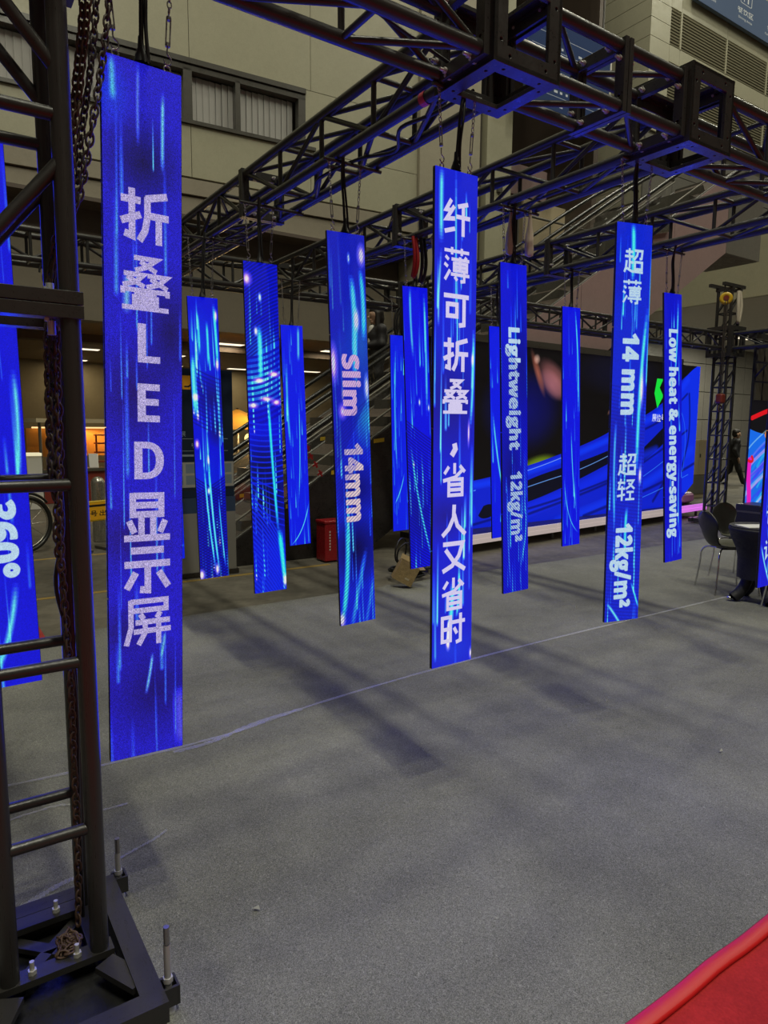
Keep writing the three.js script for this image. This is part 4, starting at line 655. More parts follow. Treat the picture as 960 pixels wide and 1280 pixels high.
cable('single black cable slung between the chords of the front truss', [[0.95, 3.17, -2.0], [1.1, 3.05, -2.07], [1.4, 2.99, -2.1], [1.76, 2.95, -2.15]], 0.0065);
cable('black cable hanging in a loop from the truss beside the hoist tower', [[11.2, 2.92, -5.6], [11.22, 2.75, -5.65], [11.18, 2.6, -5.75], [11.3, 2.45, -5.95], [11.6, 2.4, -6.1]], 0.016);
{
  const mk = (label, x, z, mat, w, drop, cat, name) => { const pts = []; for (let i = 0; i <= 10; i++) { const a = i / 10 * Math.PI; pts.push([x - w * Math.cos(a), 2.9 - drop * Math.sin(a), z + 0.02 * Math.sin(i)]); } tag(part(name, tubeGeo(pts, 0.012, 40), mat, scene), label, cat); };
  mk('red lifting sling hanging from the truss above a textless banner', 2.93, -3.96, M.red, 0.018, 0.27, 'sling', 'lifting_sling');
  mk('black cable loop beside the red sling', 2.99, -3.95, M.cable, 0.02, 0.3, 'cable', 'cable_loop');
  mk('pale cable loop farthest from the red sling', 3.10, -3.95, M.cream, 0.025, 0.27, 'cable', 'cable_loop');
  for (const [x, z, label] of [[3.0, -3.1, 'cream cloth bundle hanging closest to the twelve-character banner'], [3.12, -3.06, 'cream cloth bundle tied up above the Lightweight banner']]) {
    const t = thing('cloth_bundle', label, 'cloth', [x, 2.62, z]), g = new THREE.LatheGeometry([[0.004, 0], [0.026, 0.01], [0.03, 0.05], [0.026, 0.12], [0.014, 0.19], [0.007, 0.27]].map((q) => new THREE.Vector2(...q)), 20), p = g.attributes.position;
    for (let i = 0; i < p.count; i++) { const a = Math.atan2(p.getZ(i), p.getX(i)), k = 1 + 0.16 * Math.sin(a * 5 + p.getY(i) * 18); p.setX(i, p.getX(i) * k); p.setZ(i, p.getZ(i) * k * 0.7); }
    g.computeVertexNormals(); part('cloth_body', g, M.cream, t); part('tie', new THREE.TorusGeometry(0.009, 0.004, 6, 12).rotateX(QUARTER), M.cable, t, [0, 0.25, 0]);
  }
}

{
  tag(part('tape_band', new THREE.CylinderGeometry(0.0275, 0.0275, 0.035, 16, 1, true).rotateX(QUARTER), std(lin(0.5, 0.03, 0.06), 0.6, { side: THREE.DoubleSide }), scene, [1.79, 2.92, -2.36]), 'red tape band round a truss chord beside the corner block', 'tape');
  const t = thing('stage_lamp', 'round black stage lamp hanging on the far truss past the tower', 'stage lamp', [1.02, 2.87, -6.35]);
  part('lamp_can', new THREE.CylinderGeometry(0.095, 0.085, 0.2, 24).rotateX(QUARTER), M.plastic, t, [0, -0.07, 0]); part('lens', new THREE.CylinderGeometry(0.08, 0.08, 0.01, 24).rotateX(QUARTER), M.rail, t, [0, -0.07, 0.105]); part('yoke', new THREE.TorusGeometry(0.115, 0.008, 6, 20, Math.PI), M.blackPlate, t, [0, -0.05, 0]);
  const d = thing('driver_box', 'slim black driver box hanging from the far truss beside the striped banner', 'box', [2.97, 2.2, -6.4]);
  part('box_body', new RoundedBoxGeometry(0.12, 0.42, 0.09, 2, 0.01), M.plastic, d, [0, 0.21, 0]); rod('hanging_wire', V(0, 0.42, 0), V(0, 0.72, 0), 0.006, M.cable, d, true); block('terminal_plate', [0, 0.32, 0.047], [0.08, 0.06, 0.004], M.frameGrey, d);
  const c = thing('cable_bundle', 'coiled black cable bundle hanging from the far truss above the half hidden banner', 'cables', [4.55, 2.9, -6.3]), r = rng(71);
  for (let k = 0; k < 5; k++) { const w = 0.06 + 0.03 * r(), pts = []; for (let i = 0; i <= 12; i++) { const a = i / 12 * 6.283; pts.push([w * Math.sin(a) + 0.02 * (k - 2), -0.18 + (0.17 + 0.04 * r()) * Math.cos(a), 0.02 * (k - 2)]); } part('coil', tubeGeo(pts, 0.012, 50, 6), M.cable, c); }
  part('cable_tag', new THREE.BoxGeometry(0.03, 0.09, 0.004), M.paper, c, [0.02, -0.16, 0.07]);
}
// ---------------------------------------------------------------- escalators
{
  const K = 0.615, L1 = (x) => 0.417 + K * (x - 3.115), L2 = (x) => L1(x) - 1.37, X0 = 2.44;
  const clip = (a, b) => {                                         // side cladding between a and b, cut off at the floor and at the landing
    const top = [], bot = [], xs = [a, ...[4.67, 12.5].filter((x) => x > a && x < b), b];
    for (const x of xs) { top.push([x, Math.min(L1(x), 6.19)]); bot.push([x, Math.max(0, Math.min(L2(x), 4.82))]); }
    return [...bot, ...top.reverse()];
  };
  for (const [z0, z1, label, landing] of [[-7.3, -8.4, 'long escalator rising behind the stage with a mauve underside panel', true], [-8.7, -9.6, 'second escalator behind the first, carrying the woman', false]]) {
    const t = thing('escalator', label, 'escalator', [0, 0, 0]), end = landing ? 13.68 : 12.5;
    part('truss_body', prism(clip(X0, end), z1, z0 - 0.05), M.soffit, t);
    const cuts = landing ? [[X0, 4.3, M.darkPanel], [4.3, 6.3, M.darkPanel], [6.3, 8.6, M.mauve], [8.6, 10.9, M.mauve], [10.9, 12.5, M.mauve], [12.5, 13.68, M.wallGrey]] : [[X0, 12.5, M.darkPanel]];
    for (const [a, b, m] of cuts) part('side_panel', prism(clip(a + 0.006, b - 0.006), z0 - 0.045, z0), m, t);
    for (const z of [z0 - 0.04, z1 + 0.04]) {
      for (const [dy, r, m] of [[0.0, 0.022, M.frameGrey], [0.20, 0.014, M.dullSteel]]) rod('skirt_strip', V(X0 + 0.4, L1(X0 + 0.4) + dy, z), V(12.4, L1(12.4) + dy, z), r, m, t);
      const rail = tubeGeo([[X0 - 0.15, L1(X0 - 0.15) + 0.3, z], [X0 - 0.28, L1(X0 - 0.2) + 0.5, z], [X0 - 0.05, 0.64, z], [X0 + 0.5, L1(X0 + 0.5) + 0.62, z], [4, L1(4) + 0.62, z], [8, L1(8) + 0.62, z], [11.6, L1(11.6) + 0.62, z], [12.3, L1(12.1) + 0.62, z], [12.9, L1(12.1) + 0.62, z]], 0.032, 120, 8);
      part('handrail', rail, M.rail, t);
      for (let x = X0 + 0.5; x < 12; x += 1.55) { const b = Math.min(x + 1.53, 12.1); part('glass_panel', prism([[x, L1(x) + 0.02], [b, L1(b) + 0.02], [b, L1(b) + 0.6], [x, L1(x) + 0.6]], z - 0.005, z + 0.005), M.glass, t); }
    }
    const pts = []; for (let x = X0 + 0.2; x < 12.2; x += 0.4) { pts.push([x, L1(x) - 0.12], [x, L1(x + 0.4) - 0.12]); }
    part('step_band', prism([...pts, [12.2, L1(12.2) - 0.5], [X0 + 0.4, L1(X0 + 0.4) - 0.5]], z1 + 0.12, z0 - 0.12), M.frameGrey, t);
    for (let i = 0; i < 3; i++) part('warning_sticker', prism([[0, 0], [0.16, 0.02], [0.16, 0.07], [0, 0.05]], 0, 0.004), M.yellow, t, [3.55 + i * 0.62, L1(3.55 + i * 0.62) - 0.06, z0 + 0.004]);
    if (landing) {
      for (const [x, y] of [[3.83, 1.338], [3.871, 1.233], [3.935, 1.136], [4.0, 1.029]]) { const m = block('red_mark', [x, y, z0 + 0.03], [0.075, 0.022, 0.004], M.red, t, [0, 0, 0.5]); block('red_mark_stroke', [0.1, 0, 0.1], [0.35, 4, 1], M.red, m); }
      part('landing_plate', new THREE.BoxGeometry(1.2, 0.06, 1.1), M.frameGrey, t, [13.08, 6.18, (z0 + z1) / 2]);
      part('end_fascia', new RoundedBoxGeometry(0.75, 0.34, 0.12, 4, 0.055), M.steel, t, [10.3, L1(10.3) + 0.12, z0 + 0.03], [0, 0, 0.25]);
    }
  }
}
{
  const t = thing('fire_box', 'red fire extinguisher box standing before the dark escalator wall', 'fire box', [4.02, 0, -7.05]);
  part('box_body', new RoundedBoxGeometry(0.27, 0.45, 0.22, 2, 0.012), M.red, t, [0, 0.235, 0]);
  part('box_lid', new RoundedBoxGeometry(0.285, 0.035, 0.235, 2, 0.01), M.red, t, [0, 0.475, 0]);
  for (let i = 0; i < 7; i++) block('white_mark', [-0.07, 0.36 - i * 0.035, 0.111], [0.016, 0.02, 0.002], M.white, t);
}
// ---------------------------------------------------------------- cardboard box, equipment
{
  const t = thing('cardboard_box', 'open brown cardboard box tipped on its corner beside black cables', 'box', [3.9, 0.015, -5.45]);
  const q = new THREE.Group(); q.name = 'carton'; t.add(q); q.position.set(0.0, 0.055, 0.02); q.rotation.set(0, -0.5, -0.48);
  for (const s of [-1, 1]) { block('box_wall', [s * 0.1, 0.1, 0], [0.005, 0.2, 0.13], M.card, q); block('box_wall', [0, 0.1, s * 0.065], [0.2, 0.2, 0.005], M.card, q); }
  block('box_bottom', [0, 0.004, 0], [0.2, 0.005, 0.13], M.card, q);
  block('flap', [0.128, 0.205, 0], [0.06, 0.004, 0.13], M.card, q, [0, 0, 0.5]); block('flap', [0, 0.225, -0.08], [0.2, 0.055, 0.004], M.card, q, [-0.6, 0, 0]);
  block('printed_mark', [0.03, 0.055, 0.068], [0.045, 0.018, 0.001], M.beige, q);
}
{
  const t = thing('cable_heap', 'heap of black cables and coils lying behind the cardboard box', 'cables', [4.25, 0, -5.75]), r = rng(44);
  for (let k = 0; k < 7; k++) { const pts = [], cx = 0.28 * (r() - 0.5), cz = 0.2 * (r() - 0.5), R = 0.09 + 0.09 * r(); for (let i = 0; i < 22; i++) { const a = i * 0.75; pts.push([cx + R * Math.cos(a) * (1 + 0.15 * r()), 0.02 + k * 0.018 + 0.012 * r(), cz + R * 0.7 * Math.sin(a)]); } part('coil', tubeGeo(pts, 0.011, 110, 6), M.cable, t); }
  part('upright_coil', new THREE.TorusGeometry(0.13, 0.009, 6, 28), M.cable, t, [-0.16, 0.32, 0.05], [0.1, 0.5, 0]);
  part('upright_coil', new THREE.TorusGeometry(0.11, 0.009, 6, 28), M.cable, t, [-0.12, 0.29, 0.06], [0.2, 0.2, 0]);
}
{
  const t = thing('equipment_case', 'black equipment case on thin legs behind the textless banner', 'case', [4.72, 0, -5.95]);
  part('case_body', new RoundedBoxGeometry(0.36, 0.34, 0.3, 2, 0.015), M.plastic, t, [0, 0.33, 0]);
  part('case_lid', new RoundedBoxGeometry(0.38, 0.05, 0.32, 2, 0.012), M.blackPlate, t, [0, 0.53, 0]);
  for (const x of [-0.15, 0.15]) for (const z of [-0.12, 0.12]) rod('leg', V(x, 0, z), V(x, 0.17, z), 0.012, M.steel, t, true);
}

// ---------------------------------------------------------------- stage and big LED screen
const stripWhite = new THREE.MeshStandardMaterial({ color: lin(0.5, 0.47, 0.45), roughness: 0.7, emissive: lin(0.30, 0.24, 0.24), emissiveIntensity: 1 }), stripPink = new THREE.MeshStandardMaterial({ color: lin(0.5, 0.3, 0.5), roughness: 0.6, emissive: lin(0.60, 0.14, 0.68), emissiveIntensity: 1 });  // glow added to the stage edge strip in place of light falling on it
{
  const t = thing('stage', 'low black stage with a pale edge strip under the big screen', 'stage', [5.25, 0, -6.45], -0); t.rotation.y = 0.10;
  slab('deck', 0, 6.9, 0.16, 0.235, -0.78, 0, M.darkPanel, t);
  for (let i = 0; i < 6; i++) {
    slab('edge_strip', i * 1.15 + 0.004, i * 1.15 + 1.146, 0.178, 0.235, 0, 0.03, i < 5 ? stripWhite : stripPink, t);
    slab('edge_strip', i * 1.15 + 0.004, i * 1.15 + 1.146, 0.115, 0.172, 0, 0.03, i < 5 ? stripWhite : stripPink, t);
  }
  for (const [x, w, c, k] of [[2.75, 5.4, lin(1, 0.8, 0.8), 0.3], [6.3, 1.1, lin(0.8, 0.2, 0.9), 1.2]]) { const l = new THREE.RectAreaLight(c, k, w, 0.07); l.name = 'added_strip_light'; l.position.set(x, 0.18, 0.035); l.rotation.y = Math.PI; t.add(l); }  // lights added to go with the strip's made-up glow
  for (let i = 0; i < 7; i++) for (const z of [-0.1, -0.65]) rod('leg', V(0.15 + i * 1.1, 0, z), V(0.15 + i * 1.1, 0.16, z), 0.025, M.frameGrey, t, true);
  const w = thing('stage_monitor', 'rounded pale stage monitor, pink light painted into its colour, on the stage end', 'stage monitor', [11.62, 0.235, -7.32], 0.10);
  part('monitor_body', new RoundedBoxGeometry(0.5, 0.2, 0.25, 4, 0.07), std(lin(0.75, 0.40, 0.62), 0.6), w, [0, 0.11, 0]); part('monitor_grille', new RoundedBoxGeometry(0.4, 0.12, 0.02, 2, 0.01), std(lin(0.6, 0.25, 0.5), 0.6), w, [0, 0.11, 0.125]);  // pink light falling on the pale monitor is painted into both colours
}
const bigPicture = canvasTexture(2048, 768, (g, W, H) => {
  const r = rng(500); g.fillStyle = 'rgb(10,8,10)'; g.fillRect(0, 0, W, H);
  const blob = (x, y, rx, ry, c, a, rot = 0) => { g.save(); g.translate(x * W, y * H); g.rotate(rot); g.scale(rx * W, ry * W); const q = g.createRadialGradient(0, 0, 0, 0, 0, 1); q.addColorStop(0, `rgba(${c},${a})`); q.addColorStop(0.6, `rgba(${c},${a * 0.6})`); q.addColorStop(1, `rgba(${c},0)`); g.fillStyle = q; g.fillRect(-1, -1, 2, 2); g.restore(); };
  blob(0.03, 0.1, 0.05, 0.05, '20,26,150', 0.8); blob(0.27, 0.35, 0.14, 0.1, '8,12,110', 0.95); blob(0.62, 0.1, 0.2, 0.06, '14,14,40', 0.9); blob(0.02, 0.45, 0.03, 0.06, '60,20,10', 0.8);
  blob(0.375, 0.17, 0.075, 0.036, '165,100,100', 0.95, 0.55); blob(0.365, 0.2, 0.05, 0.028, '160,100,110', 0.9, 0.6); blob(0.315, 0.14, 0.06, 0.012, '170,95,75', 0.9, 1.1); blob(0.31, 0.06, 0.012, 0.012, '240,190,170', 0.8); blob(0.235, 0.5, 0.07, 0.02, '105,75,120', 0.85, 0.9); blob(0.6, 0.32, 0.03, 0.008, '220,150,120', 0.9, -0.6); blob(0.66, 0.42, 0.03, 0.01, '120,70,50', 0.7, -0.9);
  blob(0.33, 0.67, 0.075, 0.026, '150,190,30', 0.95, -0.15); blob(0.42, 0.66, 0.07, 0.02, '130,185,20', 0.9, -0.1); blob(0.29, 0.72, 0.03, 0.02, '200,160,30', 0.7); blob(0.28, 0.78, 0.02, 0.01, '210,60,30', 0.7); blob(0.44, 0.52, 0.04, 0.03, '20,60,40', 0.5);
  // folds of blue cloth
  const fold = (pts, w, c, a) => { g.lineCap = 'round'; g.lineJoin = 'round'; for (const k of [1, 0.8, 0.6, 0.4, 0.2]) { g.lineWidth = w * H * k; g.strokeStyle = `rgba(${c},${a})`; g.beginPath(); g.moveTo(pts[0][0] * W, pts[0][1] * H); for (let i = 1; i < pts.length - 1; i++) { const e = i === pts.length - 2 ? pts[i + 1] : [(pts[i][0] + pts[i + 1][0]) / 2, (pts[i][1] + pts[i + 1][1]) / 2]; g.quadraticCurveTo(pts[i][0] * W, pts[i][1] * H, e[0] * W, e[1] * H); } g.stroke(); } };
  const poly = (pts, c) => { g.fillStyle = c; g.beginPath(); pts.forEach(([x, y], i) => { const n = pts[(i + 1) % pts.length]; i ? g.quadraticCurveTo(x * W, y * H, (x + n[0]) / 2 * W, (y + n[1]) / 2 * H) : g.moveTo((x + n[0]) / 2 * W, (y + n[1]) / 2 * H); }); g.closePath(); g.fill(); };
  poly([[-0.05, 0.74], [0.1, 0.75], [0.25, 0.69], [0.4, 0.61], [0.55, 0.51], [0.62, 0.44], [0.75, 0.36], [0.86, 0.22], [0.93, 0.05], [1.1, -0.05], [1.1, 1.1], [-0.1, 1.1]], 'rgb(8,32,205)');
  poly([[0.86, 0.3], [0.93, 0.04], [1.1, -0.1], [1.1, 0.9], [0.9, 0.95]], 'rgb(8,44,232)');
  fold([[-0.02, 0.77], [0.12, 0.775], [0.28, 0.71], [0.45, 0.62], [0.62, 0.5]], 0.05, '12,56,250', 0.28); fold([[0.62, 0.47], [0.76, 0.4], [0.86, 0.28], [0.94, 0.1]], 0.06, '10,56,250', 0.26);
  for (const q of [[[0.22, 0.82], [0.3, 0.74], [0.45, 0.67], [0.58, 0.6], [0.68, 0.52], [0.66, 0.62], [0.5, 0.75], [0.34, 0.86], [0.24, 0.9]], [[-0.02, 0.84], [0.09, 0.81], [0.12, 0.83], [0.02, 0.9]], [[0.13, 0.9], [0.18, 0.86], [0.2, 0.93], [0.15, 0.96]], [[0.7, 0.64], [0.78, 0.52], [0.88, 0.36], [0.9, 0.44], [0.82, 0.58], [0.72, 0.7]], [[0.82, 0.3], [0.87, 0.18], [0.9, 0.1], [0.88, 0.24]]]) poly(q, 'rgba(6,6,16,0.94)');
  fold([[0.0, 0.95], [0.08, 0.84], [0.14, 0.9], [0.1, 1.05]], 0.06, '10,46,245', 0.3); fold([[0.2, 0.98], [0.36, 0.9], [0.52, 0.8], [0.66, 0.68], [0.8, 0.6]], 0.09, '10,44,240', 0.26); fold([[0.4, 1.02], [0.62, 0.92], [0.8, 0.8], [0.98, 0.6]], 0.08, '10,54,245', 0.26);
  for (const [pts, w] of [[[[0.3, 0.95], [0.5, 0.86], [0.72, 0.72], [0.95, 0.46]], 0.02], [[[0.5, 1.0], [0.7, 0.9], [0.85, 0.82], [1, 0.7]], 0.025], [[[0.88, 0.35], [0.92, 0.5], [0.88, 0.75], [0.8, 0.95]], 0.03], [[[0.95, 0.2], [0.97, 0.45], [0.94, 0.7], [0.9, 0.95]], 0.025], [[[0.7, 0.48], [0.8, 0.42], [0.88, 0.3], [0.94, 0.2]], 0.02], [[[0.12, 0.98], [0.3, 0.92], [0.45, 0.86], [0.6, 0.78]], 0.018]]) fold(pts, w, '4,12,110', 0.3);
  fold([[0.2, 0.735], [0.3, 0.7], [0.42, 0.62]], 0.005, '150,190,255', 0.35); fold([[0.2, 0.84], [0.33, 0.77], [0.5, 0.7], [0.62, 0.6]], 0.006, '110,170,255', 0.4); fold([[0.0, 0.86], [0.07, 0.81], [0.13, 0.79]], 0.006, '90,170,255', 0.4); fold([[0.6, 0.9], [0.78, 0.76], [0.9, 0.6]], 0.006, '50,130,255', 0.4); fold([[0.9, 0.3], [0.96, 0.4], [0.94, 0.75]], 0.006, '50,130,255', 0.35); fold([[0.62, 0.98], [0.8, 0.9], [0.97, 0.78]], 0.006, '60,140,255', 0.35);
  // exhibitor's mark: a green folded arrow and the words beneath
  g.fillStyle = 'rgb(20,225,60)'; g.beginPath(); [[0.812, 0.11], [0.842, 0.11], [0.826, 0.17], [0.846, 0.225], [0.82, 0.31], [0.803, 0.21]].map(([x, y]) => [x - 0.025, y]).forEach(([x, y], i) => i ? g.lineTo(x * W, y * H) : g.moveTo(x * W, y * H)); g.fill();
  ['展', '位', '号'].forEach((c, i) => glyph(g, c, (0.784 + 0.021 * i) * W, 0.375 * H, 0.02 * W, 'rgb(235,240,255)'));
});
{
  const t = thing('big_led_screen', 'wide LED screen showing blue cloth folds, green glow and a green arrow mark', 'LED screen', [5.35, 0.235, -6.93]); t.rotation.y = 0.05;
  const W = 6.4, Hh = 2.48, shape = new THREE.Shape([[0, 0], [W - 0.55, 0], [W, 0.38], [W, Hh], [0, Hh]].map((p) => new THREE.Vector2(...p)));
  const g = new THREE.ShapeGeometry(shape), p = g.attributes.position, uv = g.attributes.uv; for (let i = 0; i < p.count; i++) uv.setXY(i, p.getX(i) / W, p.getY(i) / Hh);
  part('screen_face', g, new THREE.MeshStandardMaterial({ color: 0x050505, roughness: 0.5, emissive: 0xffffff, emissiveMap: bigPicture, emissiveIntensity: 0.95 }), t, [0, 0, 0.062]);
  part('screen_case', new THREE.ExtrudeGeometry(shape, { depth: 0.06, bevelEnabled: false }), M.darkShell, t);
  slab('top_rail', -0.05, W - 0.6, Hh, Hh + 0.09, -0.04, 0.08, M.frameGrey, t);
  const l = new THREE.RectAreaLight(lin(0.04, 0.09, 1), 0.8, W - 0.2, 1.2); l.name = 'big_led_screen_light'; l.position.set(W / 2, 0.9, 0.08); l.rotation.y = Math.PI; t.add(l);
}
const sidePicture = canvasTexture(512, 1024, (g, W, H) => {
  const r = rng(610); g.fillStyle = 'rgb(10,9,16)'; g.fillRect(0, 0, W, H);
  const sweep = (pts, w, c) => { g.lineWidth = w; g.lineCap = 'round'; g.strokeStyle = c; g.beginPath(); g.moveTo(pts[0] * W, pts[1] * H); g.bezierCurveTo(pts[2] * W, pts[3] * H, pts[4] * W, pts[5] * H, pts[6] * W, pts[7] * H); g.stroke(); };
  g.fillStyle = 'rgb(18,110,240)'; g.beginPath(); g.moveTo(0, 0.47 * H); g.bezierCurveTo(0.3 * W, 0.52 * H, 0.5 * W, 0.5 * H, W, 0.44 * H); g.lineTo(W, H); g.lineTo(0, H); g.fill();
  for (let i = 0; i < 60; i++) { const x = r(), y = 0.55 + 0.45 * r(); sweep([x - 0.3, y + 0.1, x - 0.1, y - 0.05, x + 0.1, y - 0.05, x + 0.3, y - 0.16], 4 + 22 * r(), ['rgba(40,220,240,.5)', 'rgba(20,150,255,.6)', 'rgba(190,240,250,.5)', 'rgba(60,60,255,.5)', 'rgba(220,80,240,.35)'][Math.floor(r() * 5)]); }
  sweep([0.02, 0.41, 0.3, 0.36, 0.6, 0.32, 1, 0.3], 26, 'rgb(225,16,30)'); sweep([0.03, 0.64, 0.0, 0.78, 0.12, 0.86, 0.03, 0.93], 34, 'rgb(235,30,190)'); sweep([0.0, 0.64, 0.08, 0.66, 0.1, 0.64, 0.06, 0.62], 16, 'rgb(230,20,40)');
  g.fillStyle = 'rgb(250,150,60)'; g.beginPath(); g.arc(0.3 * W, 0.5 * H, 26, 0, 7); g.fill();
});
{
  const t = thing('side_led_screen', 'LED wall with red, cyan and magenta swirls behind the black table', 'LED screen', [11.28, 0, -6.0]);
  part('screen_face', new THREE.PlaneGeometry(1.9, 3.0), new THREE.MeshStandardMaterial({ color: 0x050505, roughness: 0.5, emissive: 0xffffff, emissiveMap: sidePicture, emissiveIntensity: 0.9 }), t, [0.95, 1.52, 0.035]);
  slab('screen_case', 0, 1.9, 0.02, 3.04, 0, 0.03, M.darkShell, t);
  for (let i = 0; i < 4; i++) for (let j = 0; j < 3; j++) slab('cabinet_frame', 0.03 + i * 0.24, 0.22 + i * 0.24, 2.08 + j * 0.31, 2.36 + j * 0.31, 0.03, 0.055, M.frameGrey, t);
  slab('top_beam', -0.05, 1.95, 3.06, 3.14, -0.08, 0.05, M.blackPlate, t);
}
// ---------------------------------------------------------------- chairs, table
const shellChair = (() => {
  const prof = new THREE.CatmullRomCurve3([V(0, 0.43, 0.23), V(0, 0.455, 0.19), V(0, 0.45, 0.05), V(0, 0.445, -0.1), V(0, 0.47, -0.18), V(0, 0.56, -0.225), V(0, 0.68, -0.25), V(0, 0.79, -0.275)]);
  const widths = [0.17, 0.205, 0.215, 0.19, 0.135, 0.155, 0.205, 0.13], N = 40, K = 18, make = (u0, u1) => {
    const pos = [], idx = [], n = N / 2;
    for (const s of [0, 1]) for (let i = 0; i <= n; i++) {
      const u = u0 + (u1 - u0) * i / n, p = prof.getPoint(u), d = prof.getTangent(u), q = u * (widths.length - 1), k = Math.min(widths.length - 2, Math.floor(q)), f = q - k, sm = f * f * (3 - 2 * f), w = (widths[k] + (widths[k + 1] - widths[k]) * sm) * (u > 0.93 ? Math.sqrt(Math.max(0.05, 1 - ((u - 0.93) / 0.075) ** 2)) : 1);
      for (let j = 0; j <= K; j++) { const v = j / K * 2 - 1, c = 0.03 * v * v; const ny = -d.z, nzz = d.y; pos.push(v * w, p.y + ny * (-c + s * 0.011) * -1, p.z + nzz * (-c + s * 0.011) * -1); }
    }
    const A = (n + 1) * (K + 1);
    for (let i = 0; i < n; i++) for (let j = 0; j < K; j++) { const a = i * (K + 1) + j, b = a + K + 1; idx.push(a, a + 1, b, b, a + 1, b + 1, A + a, A + b, A + a + 1, A + b, A + b + 1, A + a + 1); }
    for (let i = 0; i < n; i++) for (const j of [0, K]) { const a = i * (K + 1) + j, b = a + K + 1; idx.push(a, b, A + a, b, A + b, A + a); }
    for (let j = 0; j < K; j++) for (const i of [0, n]) { const a = i * (K + 1) + j; idx.push(a, A + a, a + 1, a + 1, A + a, A + a + 1); }
    const g = new THREE.BufferGeometry(); g.setAttribute('position', new THREE.Float32BufferAttribute(pos, 3)); g.setAttribute('uv', new THREE.Float32BufferAttribute(new Float32Array(pos.length / 3 * 2).map((_, i) => pos[Math.floor(i / 2) * 3 + i % 2] * 2), 2)); g.setIndex(idx); g.computeVertexNormals(); return g;
  };
  return [make(0, 0.55), make(0.55, 1)];
})();
const shellMat = M.plastic.clone(); shellMat.side = THREE.DoubleSide;
const seatMat = std(lin(0.045, 0.045, 0.03), 0.8, { side: THREE.DoubleSide });
function chair(label, x, z, turn) {
  const t = thing('shell_chair', label, 'chair', [x, 0.008, z], turn, 'black shell chairs round the small table');
  part('seat', shellChair[0], seatMat, t); part('backrest', shellChair[1], shellMat, t);
  for (const sx of [-1, 1]) for (const sz of [-1, 1]) part('leg', tubeGeo([[sx * 0.05, 0.425, sz * 0.09], [sx * 0.14, 0.42, sz * 0.15], [sx * 0.178, 0.38, sz * 0.18], [sx * 0.19, 0.25, sz * 0.19], [sx * 0.215, 0.0, sz * 0.215]], 0.0085, 30, 8), M.chrome, t);
  block('under_frame', [0, 0.428, 0], [0.16, 0.012, 0.2], M.plastic, t);
}
const face = (dx, dz) => Math.atan2(dx, dz);
chair('black shell chair with chrome legs standing clear of the table, seen from its side', 6.58, -3.60, face(0.83, 0.56));
chair('black shell chair half hidden behind the black draped table', 7.26, -3.84, face(-0.1, 1));
chair('black shell chair on the near side of the table, mostly hidden by a banner', 6.42, -2.84, face(0.1, -1));
{
  const t = thing('draped_table', 'small round table under a tight black stretch cover with flared feet', 'table', [6.42, 0.008, -3.21]);
  const prof = [[0.02, 0.70], [0.28, 0.70], [0.285, 0.675], [0.262, 0.60], [0.21, 0.49], [0.19, 0.40], [0.188, 0.22]];
  part('table_cover', new THREE.LatheGeometry(prof.reverse().map((q) => new THREE.Vector2(...q)), 32), M.cloth, t);
  part('table_top', new THREE.CylinderGeometry(0.28, 0.28, 0.012, 36), M.cloth, t, [0, 0.702, 0]);
  for (let k = 0; k < 4; k++) {
    const a = k * QUARTER + 3.74, c = Math.cos(a), s = Math.sin(a), f = part('cover_foot', tubeGeo([[0.1 * c, 0.3, 0.1 * s], [0.12 * c, 0.17, 0.12 * s], [0.17 * c, 0.08, 0.17 * s], [0.23 * c, 0.03, 0.23 * s]], 0.05, 16, 10), M.cloth, t);
    part('foot_cap', new THREE.SphereGeometry(0.024, 10, 8), M.chrome, f, [0.262 * c, 0.026, 0.262 * s]);
  }
  tag(part('paper_sheet', new THREE.BoxGeometry(0.3, 0.004, 0.21), M.paper, scene, [6.35, 0.718, -3.23], [0, -0.5, 0]), 'white paper sheet lying on the black draped table', 'paper');
}
// ---------------------------------------------------------------- signs, kiosk and stalls of the lobby
const dirPicture = canvasTexture(768, 512, (g, W, H) => {
  g.fillStyle = 'rgb(40,62,110)'; g.fillRect(0, 0, W, H); g.strokeStyle = 'rgba(215,222,235,0.9)'; g.fillStyle = 'rgb(225,230,240)'; g.lineWidth = 3;
  for (const y of [0.2, 0.36, 0.52, 0.68, 0.84]) { g.beginPath(); g.moveTo(0.04 * W, y * H); g.lineTo(0.96 * W, y * H); g.stroke(); }
  g.font = 'bold 56px sans-serif'; g.fillText('2F', 0.1 * W, 0.8 * H); g.fillText('3F', 0.1 * W, 0.64 * H);
  g.fillStyle = 'rgb(220,90,30)'; g.fillRect(0.28 * W, 0.42 * H, 60, 26);
  g.fillStyle = 'rgba(225,230,240,0.9)'; const r = rng(12); for (const y of [0.3, 0.46, 0.62, 0.77, 0.92]) for (let x = 0.24; x < 0.9; x += 0.07) if (r() < 0.6) g.fillRect(x * W, y * H, 18 + 20 * r(), 14);
  g.strokeRect(0.86 * W, 0.72 * H, 50, 44);
});
